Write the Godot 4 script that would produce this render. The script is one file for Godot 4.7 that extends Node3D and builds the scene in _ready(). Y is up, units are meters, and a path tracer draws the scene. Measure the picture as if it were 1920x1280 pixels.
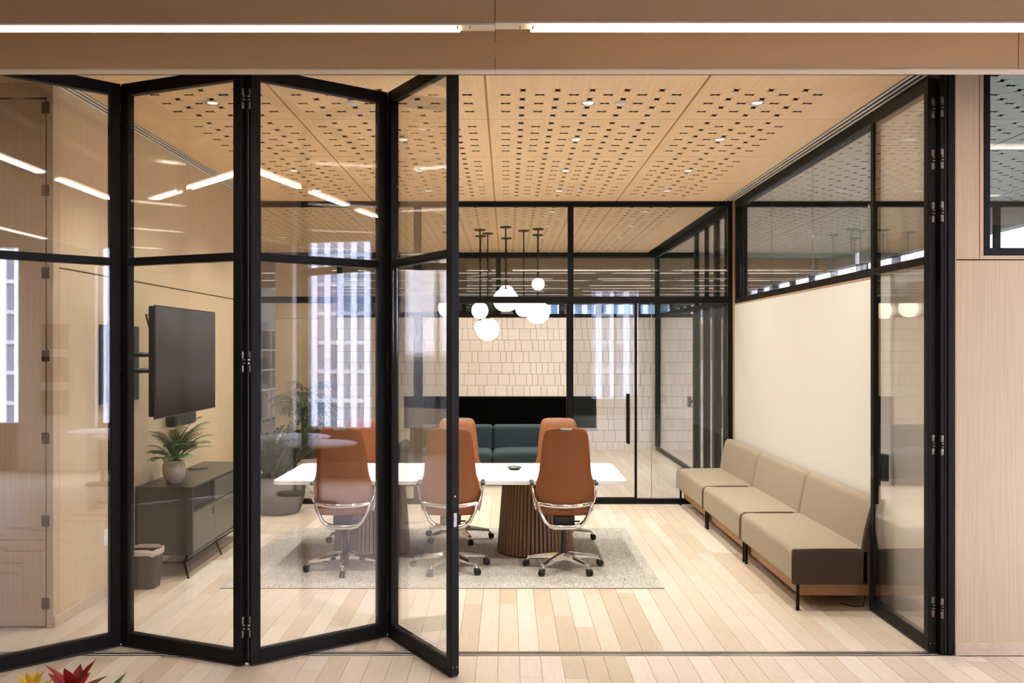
extends Node3D
# A meeting room behind folding glass doors. Units are metres, y is up, the camera looks along -z; "d" is distance in front of the camera (z = -d).

const CEIL := 3.657      # underside of the perforated wooden ceiling
const EYE := 1.88
const DOORS := 5.98      # line of the folding doors
const REAR := 11.76      # glass partition behind the meeting table
const TILED := 18.0      # tiled wall of the lounge
const LEFT := -3.05      # veneered wall with the television
const RIGHT := 2.74      # sofa wall
const FACADE := 6.5      # window wall, out of frame to the right

var M := {}
var taken := {}
var made := {}
var rng := RandomNumberGenerator.new()


# ---------------------------------------------------------------- geometry
class Bend:   # how a cushion departs from a rounded box
	var kind := ""
	var length := 1.0
	var noise: FastNoiseLite

	func _init(k: String, l := 1.0, n: FastNoiseLite = null) -> void:
		kind = k; length = l; noise = n

	func move(q: Vector3) -> Vector3:
		match kind:
			"chair_seat":
				q.y += 0.05 * q.x * q.x * 4.0 - 0.02 * maxf(0.0, -q.z - 0.12) * 4.0
				q.x *= 1.0 - 0.10 * maxf(0.0, q.z)
			"sofa_seat":
				var top := smoothstep(0.05, 0.12, q.y)
				q.y += top * (0.006 * noise.get_noise_2d(q.x * 1.6, q.z * 2.4) + 0.012 * (1.0 - pow(absf(q.z) / (length / 2), 4.0)))
			"sofa_back":
				var k := (q.y + 0.305) / 0.61
				q.x = q.x * lerpf(1.0, 0.72, k) + 0.075 * k * k - 0.012 * (1.0 - absf(q.z) / (length / 2)) * sin(k * PI) * (1.0 if q.x < 0.0 else 0.0)
			"lounge_seat":
				q.y += 0.02 * (1.0 - pow(absf(q.x) / 0.6, 3.0)) * smoothstep(0.0, 0.1, q.y)
			"lounge_back":
				q.z -= 0.15 * (q.y + 0.19)
		return q


class Geo:
	var v := PackedVector3Array()
	var g := PackedInt32Array()
	var c := PackedColorArray()
	var tint := Color.WHITE
	var tinted := false
	var X := Transform3D.IDENTITY
	var smooth := 10

	func tri(a: Vector3, b: Vector3, d: Vector3, s := -1) -> void:
		v.append(X * a); v.append(X * b); v.append(X * d)
		g.append(s)
		if tinted:
			c.append(tint)

	func quad(a: Vector3, b: Vector3, d: Vector3, e: Vector3, s := -1) -> void:
		tri(a, b, d, s); tri(a, d, e, s)

	func outward(start: int) -> void:
		var vol := 0.0
		for i in range(start, v.size(), 3):
			vol += (v[i] - v[start]).dot((v[i + 1] - v[start]).cross(v[i + 2] - v[start]))
		if vol > 0.0:
			for i in range(start, v.size(), 3):
				var t := v[i + 1]
				v[i + 1] = v[i + 2]
				v[i + 2] = t

	func facing(start: int, n: Vector3) -> void:   # open surfaces: turn every triangle towards n
		for i in range(start, v.size(), 3):
			if (v[i + 2] - v[i]).cross(v[i + 1] - v[i]).dot(n) < 0.0:
				var t := v[i + 1]
				v[i + 1] = v[i + 2]
				v[i + 2] = t

	func convex(start: int, mid: Vector3) -> void:   # solids without hollows: every triangle looks away from the middle
		var m := X * mid
		for i in range(start, v.size(), 3):
			if (v[i + 2] - v[i]).cross(v[i + 1] - v[i]).dot((v[i] + v[i + 1] + v[i + 2]) / 3.0 - m) < 0.0:
				var t := v[i + 1]
				v[i + 1] = v[i + 2]
				v[i + 2] = t

	func box(p: Vector3, s: Vector3, b := 0.0) -> void:
		var start := v.size()
		var h := s / 2.0
		b = minf(b, minf(h.x, minf(h.y, h.z)) * 0.9)
		if b <= 0.0:
			for ax in 3:
				var u := (ax + 1) % 3
				var w := (ax + 2) % 3
				for sg in [-1.0, 1.0]:
					var q := []
					for k in [[-1, -1], [1, -1], [1, 1], [-1, 1]]:
						var a := Vector3.ZERO
						a[ax] = sg * h[ax]; a[u] = k[0] * h[u] * sg; a[w] = k[1] * h[w]
						q.append(p + a)
					quad(q[0], q[1], q[2], q[3])
			convex(start, p)
			return
		for ax in 3:
			var u := (ax + 1) % 3
			var w := (ax + 2) % 3
			for sg in [-1.0, 1.0]:
				var q := []
				for k in [[-1, -1], [1, -1], [1, 1], [-1, 1]]:
					var a := Vector3.ZERO
					a[ax] = sg * h[ax]; a[u] = k[0] * (h[u] - b) * sg; a[w] = k[1] * (h[w] - b)
					q.append(p + a)
				quad(q[0], q[1], q[2], q[3])
			for s1 in [-1.0, 1.0]:
				for s2 in [-1.0, 1.0]:
					var a := Vector3.ZERO
					a[ax] = -(h[ax] - b); a[u] = s1 * h[u]; a[w] = s2 * (h[w] - b)
					var e := a
					e[ax] = h[ax] - b
					var a2 := Vector3.ZERO
					a2[ax] = -(h[ax] - b); a2[u] = s1 * (h[u] - b); a2[w] = s2 * h[w]
					var e2 := a2
					e2[ax] = h[ax] - b
					if s1 * s2 > 0:
						quad(p + a, p + a2, p + e2, p + e)
					else:
						quad(p + a, p + e, p + e2, p + a2)
		for sx in [-1.0, 1.0]:
			for sy in [-1.0, 1.0]:
				for sz in [-1.0, 1.0]:
					var a := p + Vector3(sx * h.x, sy * (h.y - b), sz * (h.z - b))
					var d := p + Vector3(sx * (h.x - b), sy * h.y, sz * (h.z - b))
					var e := p + Vector3(sx * (h.x - b), sy * (h.y - b), sz * h.z)
					if sx * sy * sz > 0:
						tri(a, d, e)
					else:
						tri(a, e, d)
		convex(start, p)

	func rows(r: Array, wrap := true, cap := true, s := 10) -> void:   # rings of equal length joined into a skin
		var start := v.size()
		for i in r.size() - 1:
			var a: PackedVector3Array = r[i]
			var b: PackedVector3Array = r[i + 1]
			var n := a.size()
			for k in (n if wrap else n - 1):
				var k2 := (k + 1) % n
				quad(a[k], a[k2], b[k2], b[k], s)
		if cap and wrap:
			for which in [0, r.size() - 1]:
				var a: PackedVector3Array = r[which]
				var mid := Vector3.ZERO
				for q in a:
					mid += q
				mid /= a.size()
				for k in a.size():
					var k2 := (k + 1) % a.size()
					if which == 0:
						tri(mid, a[k2], a[k], s + 1)
					else:
						tri(mid, a[k], a[k2], s + 2)
		if wrap:
			outward(start)

	func lathe(profile: Array, at := Vector3.ZERO, seg := 24, squash := 1.0) -> void:   # Vector2(radius, height), from bottom to top; sharp turns stay sharp
		var start := v.size()
		var s := smooth
		for i in profile.size() - 1:
			var p: Vector2 = profile[i]
			var q: Vector2 = profile[i + 1]
			if i > 0 and absf((q - p).angle_to(p - (profile[i - 1] as Vector2))) > 0.7:
				s += 1
			for k in seg:
				var a := TAU * k / seg
				var b := TAU * ((k + 1) % seg) / seg
				var pa := at + Vector3(cos(a) * p.x, p.y, sin(a) * p.x * squash)
				var pb := at + Vector3(cos(b) * p.x, p.y, sin(b) * p.x * squash)
				var qa := at + Vector3(cos(a) * q.x, q.y, sin(a) * q.x * squash)
				var qb := at + Vector3(cos(b) * q.x, q.y, sin(b) * q.x * squash)
				if p.x < 1e-6:
					tri(pa, qa, qb, s)
				elif q.x < 1e-6:
					tri(pa, qa, pb, s)
				else:
					quad(pa, qa, qb, pb, s)
		outward(start)
		smooth = s + 3

	func tube(pts: Array, r, sides := 8, flat := 1.0, cap := true) -> void:
		var ring := []
		var side := Vector3.ZERO
		for i in pts.size():
			var p: Vector3 = pts[i]
			var t: Vector3 = (pts[mini(i + 1, pts.size() - 1)] as Vector3) - (pts[maxi(i - 1, 0)] as Vector3)
			t = t.normalized()
			if i == 0:
				side = t.cross(Vector3.UP if absf(t.y) < 0.9 else Vector3.RIGHT).normalized()
			else:
				side = (side - t * side.dot(t)).normalized()
			var up := side.cross(t)
			var rad: float = r[i] if r is Array else r
			var a := PackedVector3Array()
			for k in sides:
				var w := TAU * (k + 0.5) / sides
				a.append(p + side * cos(w) * rad + up * sin(w) * rad * flat)
			ring.append(a)
		rows(ring, true, cap, smooth)
		smooth += 3

	func prism(poly: PackedVector2Array, y0: float, y1: float, s := -1) -> void:   # poly in (x, z)
		var start := v.size()
		var idx := Geometry2D.triangulate_polygon(poly)
		for i in range(0, idx.size(), 3):
			var a := poly[idx[i]]
			var b := poly[idx[i + 1]]
			var d := poly[idx[i + 2]]
			tri(Vector3(a.x, y1, a.y), Vector3(b.x, y1, b.y), Vector3(d.x, y1, d.y))
			tri(Vector3(a.x, y0, a.y), Vector3(d.x, y0, d.y), Vector3(b.x, y0, b.y))
		for i in range(start, v.size(), 6):   # tops up, bottoms down
			for q in 2:
				var j := i + q * 3
				var n := (v[j + 2] - v[j]).cross(v[j + 1] - v[j])
				if n.dot(X.basis.y) * (1.0 if q == 0 else -1.0) < 0.0:
					var t := v[j + 1]
					v[j + 1] = v[j + 2]
					v[j + 2] = t
		for i in poly.size():
			var a := poly[i]
			var b := poly[(i + 1) % poly.size()]
			var q := v.size()
			quad(Vector3(a.x, y0, a.y), Vector3(b.x, y0, b.y), Vector3(b.x, y1, b.y), Vector3(a.x, y1, a.y), s)
			var n := Vector2(b.y - a.y, a.x - b.x).normalized()
			if Geometry2D.is_point_in_polygon((a + b) / 2.0 + n * 0.0003, poly):
				n = -n
			facing(q, X.basis * Vector3(n.x, 0, n.y))

	func rbox(p: Vector3, s: Vector3, r: float, k := 4, deform: Bend = null, mid := 1) -> void:   # box with rounded edges
		var start := v.size()
		var h := s / 2.0
		r = minf(r, minf(h.x, minf(h.y, h.z)) * 0.999)
		var line := []
		for ax in 3:
			var a := []
			for i in k + 1:
				a.append(-(h[ax] - r) - r * tan(PI / 4 * (k - i) / k))
			for i in range(1, mid):
				a.append(lerpf(-(h[ax] - r), h[ax] - r, float(i) / mid))
			for i in k + 1:
				a.append((h[ax] - r) + r * tan(PI / 4 * i / k))
			line.append(a)
		for ax in 3:
			var u := (ax + 1) % 3
			var w := (ax + 2) % 3
			for sg in [-1.0, 1.0]:
				var grid := []
				for a in line[u]:
					var row := PackedVector3Array()
					for b in line[w]:
						var q := Vector3.ZERO
						q[ax] = sg * h[ax]; q[u] = a * sg; q[w] = b
						var inner := Vector3(clampf(q.x, -(h.x - r), h.x - r), clampf(q.y, -(h.y - r), h.y - r), clampf(q.z, -(h.z - r), h.z - r))
						var out := inner + (q - inner).normalized() * r
						if deform:
							out = deform.move(out)
						row.append(p + out)
					grid.append(row)
				rows(grid, false, false, smooth)
		outward(start)
		smooth += 1

	func leaf(base: Vector3, dir: Vector3, up: Vector3, length: float, width: float, droop := 0.3, n := 4, fold := 0.25) -> void:
		var side := dir.cross(up).normalized()
		up = side.cross(dir).normalized()
		var prev := []
		for i in n + 1:
			var t := float(i) / n
			var w := width * 0.5 * sin(PI * pow(clampf(t * 0.97 + 0.03, 0.0, 1.0), 0.8))
			var m := base + dir * length * t - up * 0.0 - Vector3.UP * droop * length * t * t
			var cur := [m - side * w + up * w * fold, m, m + side * w + up * w * fold]
			if i > 0:
				quad(prev[0], cur[0], cur[1], prev[1], smooth)
				quad(prev[1], cur[1], cur[2], prev[2], smooth)
			prev = cur
		smooth += 1

	func mesh() -> ArrayMesh:
		var st := SurfaceTool.new()
		st.begin(Mesh.PRIMITIVE_TRIANGLES)
		for i in g.size():
			st.set_smooth_group(g[i])
			if tinted:
				st.set_color(c[i])
			st.add_vertex(v[i * 3]); st.add_vertex(v[i * 3 + 1]); st.add_vertex(v[i * 3 + 2])
		st.generate_normals()
		return st.commit()


# ---------------------------------------------------------------- naming
func numbered(called: String) -> String:
	var n: int = taken.get(called, 0)
	taken[called] = n + 1
	return called if n == 0 else "%s_%03d" % [called, n]


func tag(o: Node, label: String, category: String, group := "", kind := "") -> void:
	o.set_meta("label", label)
	o.set_meta("category", category)
	if group:
		o.set_meta("group", group)
	if kind:
		o.set_meta("kind", kind)


func thing(called: String, label: String, category: String, at := Vector3.ZERO, turn := 0.0, group := "") -> Node3D:
	var o := Node3D.new()
	o.name = numbered(called)
	add_child(o)
	o.position = at
	o.rotation.y = turn
	tag(o, label, category, group)
	return o


func struct(called: String, label: String, category: String) -> Node3D:
	var o := thing(called, label, category)
	o.set_meta("kind", "structure")
	return o


func part(parent: Node, called: String, m: Mesh, mat: Material, at := Vector3.ZERO, turn := Vector3.ZERO) -> MeshInstance3D:
	var o := MeshInstance3D.new()
	o.name = called
	o.mesh = m
	o.material_override = mat
	o.position = at
	o.rotation = turn
	o.cast_shadow = GeometryInstance3D.SHADOW_CASTING_SETTING_ON
	parent.add_child(o, true)
	return o


func hold(parent: Node, called: String, at := Vector3.ZERO, turn := 0.0) -> Node3D:   # a part that is made of sub-parts
	var o := Node3D.new()
	o.name = called
	o.position = at
	o.rotation.y = turn
	parent.add_child(o, true)
	return o


func twin(o: Node3D, called: String, label: String, at: Vector3, turn := 0.0) -> Node3D:
	var r: Node3D = o.duplicate()
	r.name = numbered(called)
	add_child(r)
	r.position = at
	r.rotation.y = turn
	r.set_meta("label", label)
	return r


func bar_mesh(s: Vector3, b := 0.003) -> ArrayMesh:
	var key := "%.4f %.4f %.4f %.4f" % [s.x, s.y, s.z, b]
	if not made.has(key):
		var q := Geo.new()
		q.box(Vector3.ZERO, s, b)
		made[key] = q.mesh()
	return made[key]


func bar(parent: Node, called: String, lo: Vector3, hi: Vector3, mat: Material, b := 0.003) -> MeshInstance3D:   # a box between two corners
	return part(parent, called, bar_mesh((hi - lo).abs(), b), mat, (lo + hi) / 2.0)


# ---------------------------------------------------------------- materials
func paint(called: String, color: Color, rough := 0.6, metal := 0.0) -> StandardMaterial3D:
	var m := StandardMaterial3D.new()
	m.resource_name = called
	m.albedo_color = color
	m.roughness = rough
	m.metallic = metal
	M[called] = m
	return m


func rgb(r: int, g: int, b: int) -> Color:
	return Color8(r, g, b)


func grain_image(sd: int, size: int, freq: float, contrast: float, warm: float, stretch := 14) -> ImageTexture:
	# fine streaks that run along v: the noise is sampled densely across and sparsely along
	var n := FastNoiseLite.new()
	n.seed = sd
	n.frequency = freq
	n.fractal_octaves = 4
	var src := n.get_seamless_image(size, size / stretch * 2)
	var n2 := FastNoiseLite.new()
	n2.seed = sd + 7
	n2.frequency = 0.35
	var fine := n2.get_seamless_image(size, size / 4)
	src.resize(size, size, Image.INTERPOLATE_CUBIC)
	fine.resize(size, size, Image.INTERPOLATE_BILINEAR)
	var a := src.get_data()
	var f := fine.get_data()
	var out := PackedByteArray()
	out.resize(size * size * 3)
	for i in size * size:
		var t := (a[i] / 255.0) * 0.65 + (f[i] / 255.0) * 0.35
		var k := 1.0 - contrast * (1.0 - t)
		out[i * 3] = int(clampf(k * 255.0, 0, 255))
		out[i * 3 + 1] = int(clampf((k - warm * (1.0 - t)) * 255.0, 0, 255))
		out[i * 3 + 2] = int(clampf((k - 2.0 * warm * (1.0 - t)) * 255.0, 0, 255))
	return ImageTexture.create_from_image(Image.create_from_data(size, size, false, Image.FORMAT_RGB8, out))


func speckle_image(sd: int, size: int, contrast: float, freq := 0.4) -> ImageTexture:
	var n := FastNoiseLite.new()
	n.seed = sd
	n.frequency = freq
	n.fractal_octaves = 2
	var a := n.get_seamless_image(size, size).get_data()
	var out := PackedByteArray()
	out.resize(size * size * 3)
	for i in size * size:
		var k := int(clampf((1.0 - contrast * (1.0 - a[i] / 255.0)) * 255.0, 0, 255))
		out[i * 3] = k; out[i * 3 + 1] = k; out[i * 3 + 2] = k
	return ImageTexture.create_from_image(Image.create_from_data(size, size, false, Image.FORMAT_RGB8, out))


func rug_image(sd: int, size: int) -> ImageTexture:   # woven dashes, light and charcoal yarn
	var r := RandomNumberGenerator.new()
	r.seed = sd
	var im := Image.create(size, size, false, Image.FORMAT_RGB8)
	im.fill(Color8(206, 198, 187))
	for i in 34000:
		var k := r.randf()
		var tone := Color8(224, 217, 206) if k < 0.40 else (Color8(196, 188, 178) if k < 0.72 else (Color8(150, 142, 134) if k < 0.93 else Color8(104, 97, 91)))
		var x := r.randi_range(0, size - 1)
		var y := r.randi_range(0, size - 1)
		if r.randf() < 0.62:
			im.fill_rect(Rect2i(x, y, r.randi_range(1, 2), r.randi_range(8, 40)), tone)
		else:
			im.fill_rect(Rect2i(x, y, r.randi_range(8, 30), 1), tone)
	return ImageTexture.create_from_image(im)


func textured(m: StandardMaterial3D, t: Texture2D, scale: Vector3, offset := Vector3.ZERO, local := false) -> StandardMaterial3D:
	m.albedo_texture = t
	m.uv1_triplanar = true
	m.uv1_world_triplanar = not local
	m.uv1_triplanar_sharpness = 8.0
	m.uv1_scale = scale
	m.uv1_offset = offset
	return m


func relief(m: StandardMaterial3D, t: Texture2D, cm: float) -> void:
	m.heightmap_enabled = true
	m.heightmap_texture = t
	m.heightmap_scale = cm


func glass(called: String, tint: Color, alpha: float) -> StandardMaterial3D:
	var m := paint(called, Color(tint.r, tint.g, tint.b, alpha), 0.0)
	m.transparency = BaseMaterial3D.TRANSPARENCY_ALPHA
	m.cull_mode = BaseMaterial3D.CULL_DISABLED
	return m


func glow(called: String, color: Color, energy: float) -> StandardMaterial3D:
	var m := paint(called, Color8(250, 246, 238), 0.5)
	m.emission_enabled = true
	m.emission = color
	m.emission_energy_multiplier = energy
	return m


func materials() -> void:
	var grain := grain_image(11, 512, 0.06, 0.13, 0.02)
	var soft := grain_image(23, 512, 0.05, 0.09, 0.015)
	var dark_grain := grain_image(31, 512, 0.06, 0.45, 0.04)
	var felt := speckle_image(5, 512, 0.22, 0.6)
	var weave := speckle_image(8, 256, 0.25, 0.8)
	# floor boards: eight tones of pale oak
	var tones := [rgb(223, 206, 186), rgb(220, 202, 180), rgb(216, 196, 172), rgb(227, 211, 191), rgb(211, 190, 165), rgb(222, 204, 183), rgb(219, 199, 176), rgb(206, 184, 158)]
	for i in tones.size():
		var m := textured(paint("oak_%d" % i, tones[i], 0.42), soft, Vector3(3.2, 3.2, 0.55), Vector3(0.37 * i, 0, 0.61 * i))
		m.metallic_specular = 0.42
	var tinted := textured(paint("oak_tinted", Color.WHITE, 0.42), soft, Vector3(3.2, 3.2, 0.55))
	tinted.vertex_color_use_as_albedo = true
	textured(paint("oak_plain", rgb(227, 207, 180), 0.42), soft, Vector3(3.2, 3.2, 0.55))
	# veneers: grain runs up the walls, and along z on the ceiling
	textured(paint("veneer_ceiling", rgb(253, 219, 170), 0.55), soft, Vector3(2.2, 2.2, 0.35))
	textured(paint("veneer_wall", rgb(228, 202, 162), 0.5), grain, Vector3(2.6, 0.3, 2.6))
	textured(paint("veneer_corridor", rgb(214, 189, 156), 0.55), grain, Vector3(2.5, 0.25, 2.5))
	textured(paint("veneer_edge", rgb(202, 168, 128), 0.5), grain, Vector3(3.0, 0.4, 3.0))
	textured(paint("baseboard_wood", rgb(214, 190, 162), 0.5), soft, Vector3(0.4, 3.0, 0.4))
	textured(paint("walnut", rgb(186, 146, 108), 0.5), dark_grain, Vector3(5.0, 0.5, 5.0))
	textured(paint("ash", rgb(214, 160, 108), 0.5), dark_grain, Vector3(6.0, 6.0, 0.7))
	textured(paint("felt", rgb(240, 200, 152), 0.95), felt, Vector3(1.6, 1.6, 1.6))
	textured(paint("felt_edge_lit", rgb(254, 236, 210), 0.9), felt, Vector3(1.6, 1.6, 1.6))  # pale lip; light bounced off the floor is put into its colour
	paint("panel_grey", rgb(184, 192, 176), 0.6)
	paint("white_board", rgb(240, 234, 224), 0.4)
	paint("white", rgb(236, 232, 225), 0.6)
	paint("plaster", rgb(222, 218, 210), 0.8)
	paint("corridor_dark", rgb(112, 96, 82), 0.85)  # unseen corridor surfaces, coloured dark to weaken reflections and fill light
	paint("black_metal", rgb(17, 15, 15), 0.5)
	M.black_metal.metallic_specular = 0.3
	paint("soft_black", rgb(30, 28, 27), 0.6)
	paint("cavity", rgb(20, 16, 13), 0.95)
	paint("groove", rgb(196, 148, 98), 0.8)
	paint("chrome", rgb(226, 224, 222), 0.09, 1.0)
	paint("satin_steel", rgb(190, 182, 176), 0.3, 1.0)
	paint("brass", rgb(206, 178, 134), 0.3, 1.0)
	var leather := paint("leather", rgb(138, 75, 27), 0.5)
	textured(leather, speckle_image(9, 256, 0.10, 0.5), Vector3.ONE * 5.0, Vector3.ZERO, true)
	textured(paint("sofa_cloth", rgb(182, 162, 136), 0.9), weave, Vector3.ONE * 3.0)
	M.sofa_cloth.rim_enabled = true
	M.sofa_cloth.rim = 0.25
	textured(paint("sofa_end_dark", rgb(86, 72, 60), 0.95), weave, Vector3.ONE * 3.0)  # darker tone, laid on the near end alone
	paint("piping", rgb(96, 80, 62), 0.9)
	textured(paint("teal_cloth", rgb(52, 71, 74), 0.9), weave, Vector3.ONE * 3.0)
	paint("table_white", rgb(244, 240, 234), 0.35)
	textured(paint("rug", rgb(230, 226, 220), 0.97), rug_image(3, 1024), Vector3.ONE * 0.62)
	paint("credenza", rgb(62, 62, 53), 0.34)
	paint("credenza_front", rgb(84, 83, 72), 0.3)
	paint("screen", rgb(26, 24, 21), 0.22)
	M.screen.metallic_specular = 0.3
	paint("plastic_black", rgb(26, 25, 24), 0.4)
	paint("bag_liner", rgb(196, 176, 160), 0.3)
	textured(paint("pot_glaze", rgb(206, 188, 164), 0.35), weave, Vector3.ONE * 4.0)
	textured(paint("pot_stone", rgb(86, 78, 68), 0.75), felt, Vector3.ONE * 2.0)
	textured(paint("pot_dark", rgb(84, 62, 50), 0.7), felt, Vector3.ONE * 2.0)
	paint("soil", rgb(58, 44, 34), 1.0)
	for a in [["leaf_palm", rgb(88, 116, 66)], ["leaf_glossy", rgb(38, 54, 38)], ["leaf_fan", rgb(62, 84, 58)], ["leaf_strap", rgb(66, 104, 66)]]:
		var m := paint(a[0], a[1], 0.42)
		m.backlight_enabled = true
		m.backlight = Color(0.10, 0.16, 0.06)
	M.leaf_glossy.roughness = 0.25
	paint("stem_green", rgb(92, 112, 66), 0.6)
	paint("bract_red", rgb(150, 24, 30), 0.45)
	paint("bract_yellow", rgb(238, 196, 52), 0.5)
	for i in 4:
		paint("tile_%d" % i, [rgb(236, 224, 208), rgb(233, 221, 205), rgb(238, 226, 210), rgb(235, 222, 205)][i], 0.3)
	paint("grout", rgb(150, 132, 110), 0.9)
	paint("carpet_grey", rgb(150, 148, 146), 0.95)
	paint("fire_glass", rgb(7, 7, 7), 0.8)
	M.fire_glass.metallic_specular = 0.05
	glass("pane_clear", rgb(26, 30, 26), 0.012)
	glass("pane_green", rgb(44, 62, 52), 0.13)
	glass("pane_dimmed", rgb(60, 84, 84), 0.32)  # tint added to hold back daylight through the office windows
	paint("concrete", rgb(176, 176, 182), 0.85)
	paint("tower_glass", rgb(96, 112, 132), 0.15)
	paint("tower_white", rgb(224, 224, 230), 0.7)
	paint("picture_dark", rgb(96, 90, 86), 0.7)
	paint("hinge_steel", rgb(128, 118, 112), 0.35, 1.0)
	paint("hinge_dark", rgb(86, 74, 62), 0.4, 0.7)
	paint("arm_dark", rgb(46, 36, 30), 0.5)
	glass("pane_teal", rgb(70, 170, 186), 0.55)
	glow("led", Color(1.0, 0.95, 0.88), 6.0)
	glow("led_far", Color(1.0, 0.96, 0.9), 0.8)
	glow("downlight_lens", Color(1.0, 0.9, 0.78), 1.0)
	glow("globe", Color(1.0, 0.93, 0.8), 1.35)


# ---------------------------------------------------------------- camera, sky, lights
func view() -> void:
	var cam := Camera3D.new()
	cam.name = "camera"
	# 34 mm lens on a 36 mm frame, level, shifted a little so that uprights stay upright
	var near := 0.1
	cam.set_frustum(2.0 * 640.0 / 1820.0 * near, Vector2(10.0, 13.0) / 1820.0 * near, near, 400.0)
	cam.position = Vector3(0, EYE, 0)
	add_child(cam)
	cam.current = true
	var sky_look := ProceduralSkyMaterial.new()
	sky_look.sky_top_color = Color8(196, 206, 232)
	sky_look.sky_horizon_color = Color8(226, 226, 240)
	sky_look.ground_bottom_color = Color8(120, 120, 128)
	sky_look.ground_horizon_color = Color8(150, 150, 158)
	sky_look.sky_energy_multiplier = SKY
	sky_look.ground_energy_multiplier = SKY * 0.5
	var sky := Sky.new()
	sky.sky_material = sky_look
	var e := Environment.new()
	e.background_mode = Environment.BG_SKY
	e.sky = sky
	e.tonemap_mode = Environment.TONE_MAPPER_LINEAR
	e.tonemap_exposure = EXPOSURE
	e.sdfgi_enabled = true
	e.ssao_enabled = true
	e.ssil_enabled = true
	var w := WorldEnvironment.new()
	w.name = "environment"
	w.environment = e
	add_child(w)


const SKY := 4.3
const EXPOSURE := 1.24
const DOWN := 2.2        # ceiling downlights of the meeting room, energy at one metre
const WARM := Color(0.98, 1.0, 0.995)
const LED_LIGHT := Color(1.0, 0.95, 0.905)


# ---------------------------------------------------------------- shell
func floor_boards() -> void:
	var f := struct("floor", "pale oak plank floor of the meeting room and the corridor", "floor")
	var base := Geo.new()
	base.box(Vector3(-0.75, -0.1, -16.5), Vector3(14.6, 0.176, 44.0))
	part(f, "subfloor", base.mesh(), M.oak_plain)
	var boards := []
	var w := 0.1285
	rng.seed = 77
	for i in range(-56, 52):
		var x := 0.012 + w * i
		var z := 3.4 + rng.randf() * 1.2
		while z < 38.0:
			var l: float = [0.62, 0.9, 1.2, 1.5, 1.8][rng.randi() % 5]
			var z1 := minf(z + l, 38.0)
			if z < DOORS - 0.05 and z1 > DOORS - 0.05:
				z1 = DOORS - 0.05
			elif z > DOORS - 0.051 and z < DOORS + 0.045:
				z1 = maxf(z1, DOORS + 0.5)
				z = DOORS + 0.045
			if z1 - z > 0.05:
				boards.append([x, z, z1, rng.randi() % 8])
			z = z1
	var seen := []
	var rest := []
	for b in boards:
		var zm: float = (b[1] + b[2]) / 2.0
		var edge: float = b[2] * 0.55
		var inside: bool = absf(b[0]) < edge and b[2] > 5.4 and (zm < 6.0 or (b[0] > LEFT + 0.06 and b[0] < RIGHT - 0.06))
		(seen if inside else rest).append(b)
	seen.sort_custom(func(p, q): return (p[2] - p[1]) / (p[1] + p[2]) / (p[1] + p[2]) / (p[1] + p[2]) > (q[2] - q[1]) / (q[1] + q[2]) / (q[1] + q[2]) / (q[1] + q[2]))
	for k in seen.size():
		if k >= 300:
			rest.append(seen[k])
			continue
		var b = seen[k]
		part(f, "plank", bar_mesh(Vector3(w - 0.0016, 0.012, snappedf(b[2] - b[1], 0.01) - 0.0016), 0.0012), M["oak_%d" % b[3]], Vector3(b[0], -0.006, -(b[1] + b[2]) / 2.0))
	var g := Geo.new()
	g.tinted = true
	for b in rest:
		if absf(b[0]) > b[2] * 0.6 + 0.3 and b[2] > 3.0:
			continue
		g.tint = (M["oak_%d" % b[3]] as StandardMaterial3D).albedo_color.srgb_to_linear()
		g.box(Vector3(b[0], -0.006, -(b[1] + b[2]) / 2.0), Vector3(w - 0.0016, 0.012, b[2] - b[1] - 0.0016), 0.001)
	part(f, "plank_field", g.mesh(), M.oak_tinted).set_meta("kind", "stuff")
	# carpet of the room beyond the lounge
	var tr := struct("trim_1", "slim double steel track set in the floor under the folding doors", "track")
	bar(tr, "track_bed", Vector3(-4.0, -0.011, -DOORS - 0.045), Vector3(RIGHT + 0.02, -0.006, -DOORS + 0.05), M.soft_black, 0.0)
	bar(tr, "rail", Vector3(-4.0, -0.006, -DOORS + 0.022), Vector3(RIGHT + 0.02, 0.002, -DOORS + 0.05), M.satin_steel, 0.002)
	bar(tr, "rail", Vector3(-4.0, -0.006, -DOORS - 0.012), Vector3(RIGHT + 0.02, 0.0, -DOORS + 0.01), M.satin_steel, 0.002)
	bar(tr, "rail", Vector3(-4.0, -0.006, -DOORS - 0.045), Vector3(RIGHT + 0.02, 0.002, -DOORS - 0.028), M.satin_steel, 0.002)


const STEP := 0.12          # half the pitch of the perforations
const PANEL := Vector2(1.47, 1.455)


func bow_tie(long_x: bool) -> Array:
	var l := 0.040
	var w := 0.028
	var p := [Vector2(-l, -w), Vector2(0, -w * 0.5), Vector2(l, -w), Vector2(l * 0.72, 0), Vector2(l, w), Vector2(0, w * 0.5), Vector2(-l, w), Vector2(-l * 0.72, 0)]
	if long_x:
		return p
	var q := []
	for a in p:
		q.append(Vector2(-a.y, a.x))
	return q


func flat(g: Geo, a: float, b: float, c: float, d: float) -> void:
	if b - a > 1e-5 and d - c > 1e-5:
		var s := g.v.size()
		g.quad(Vector3(a, 0, c), Vector3(b, 0, c), Vector3(b, 0, d), Vector3(a, 0, d))
		g.facing(s, Vector3.DOWN)


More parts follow.
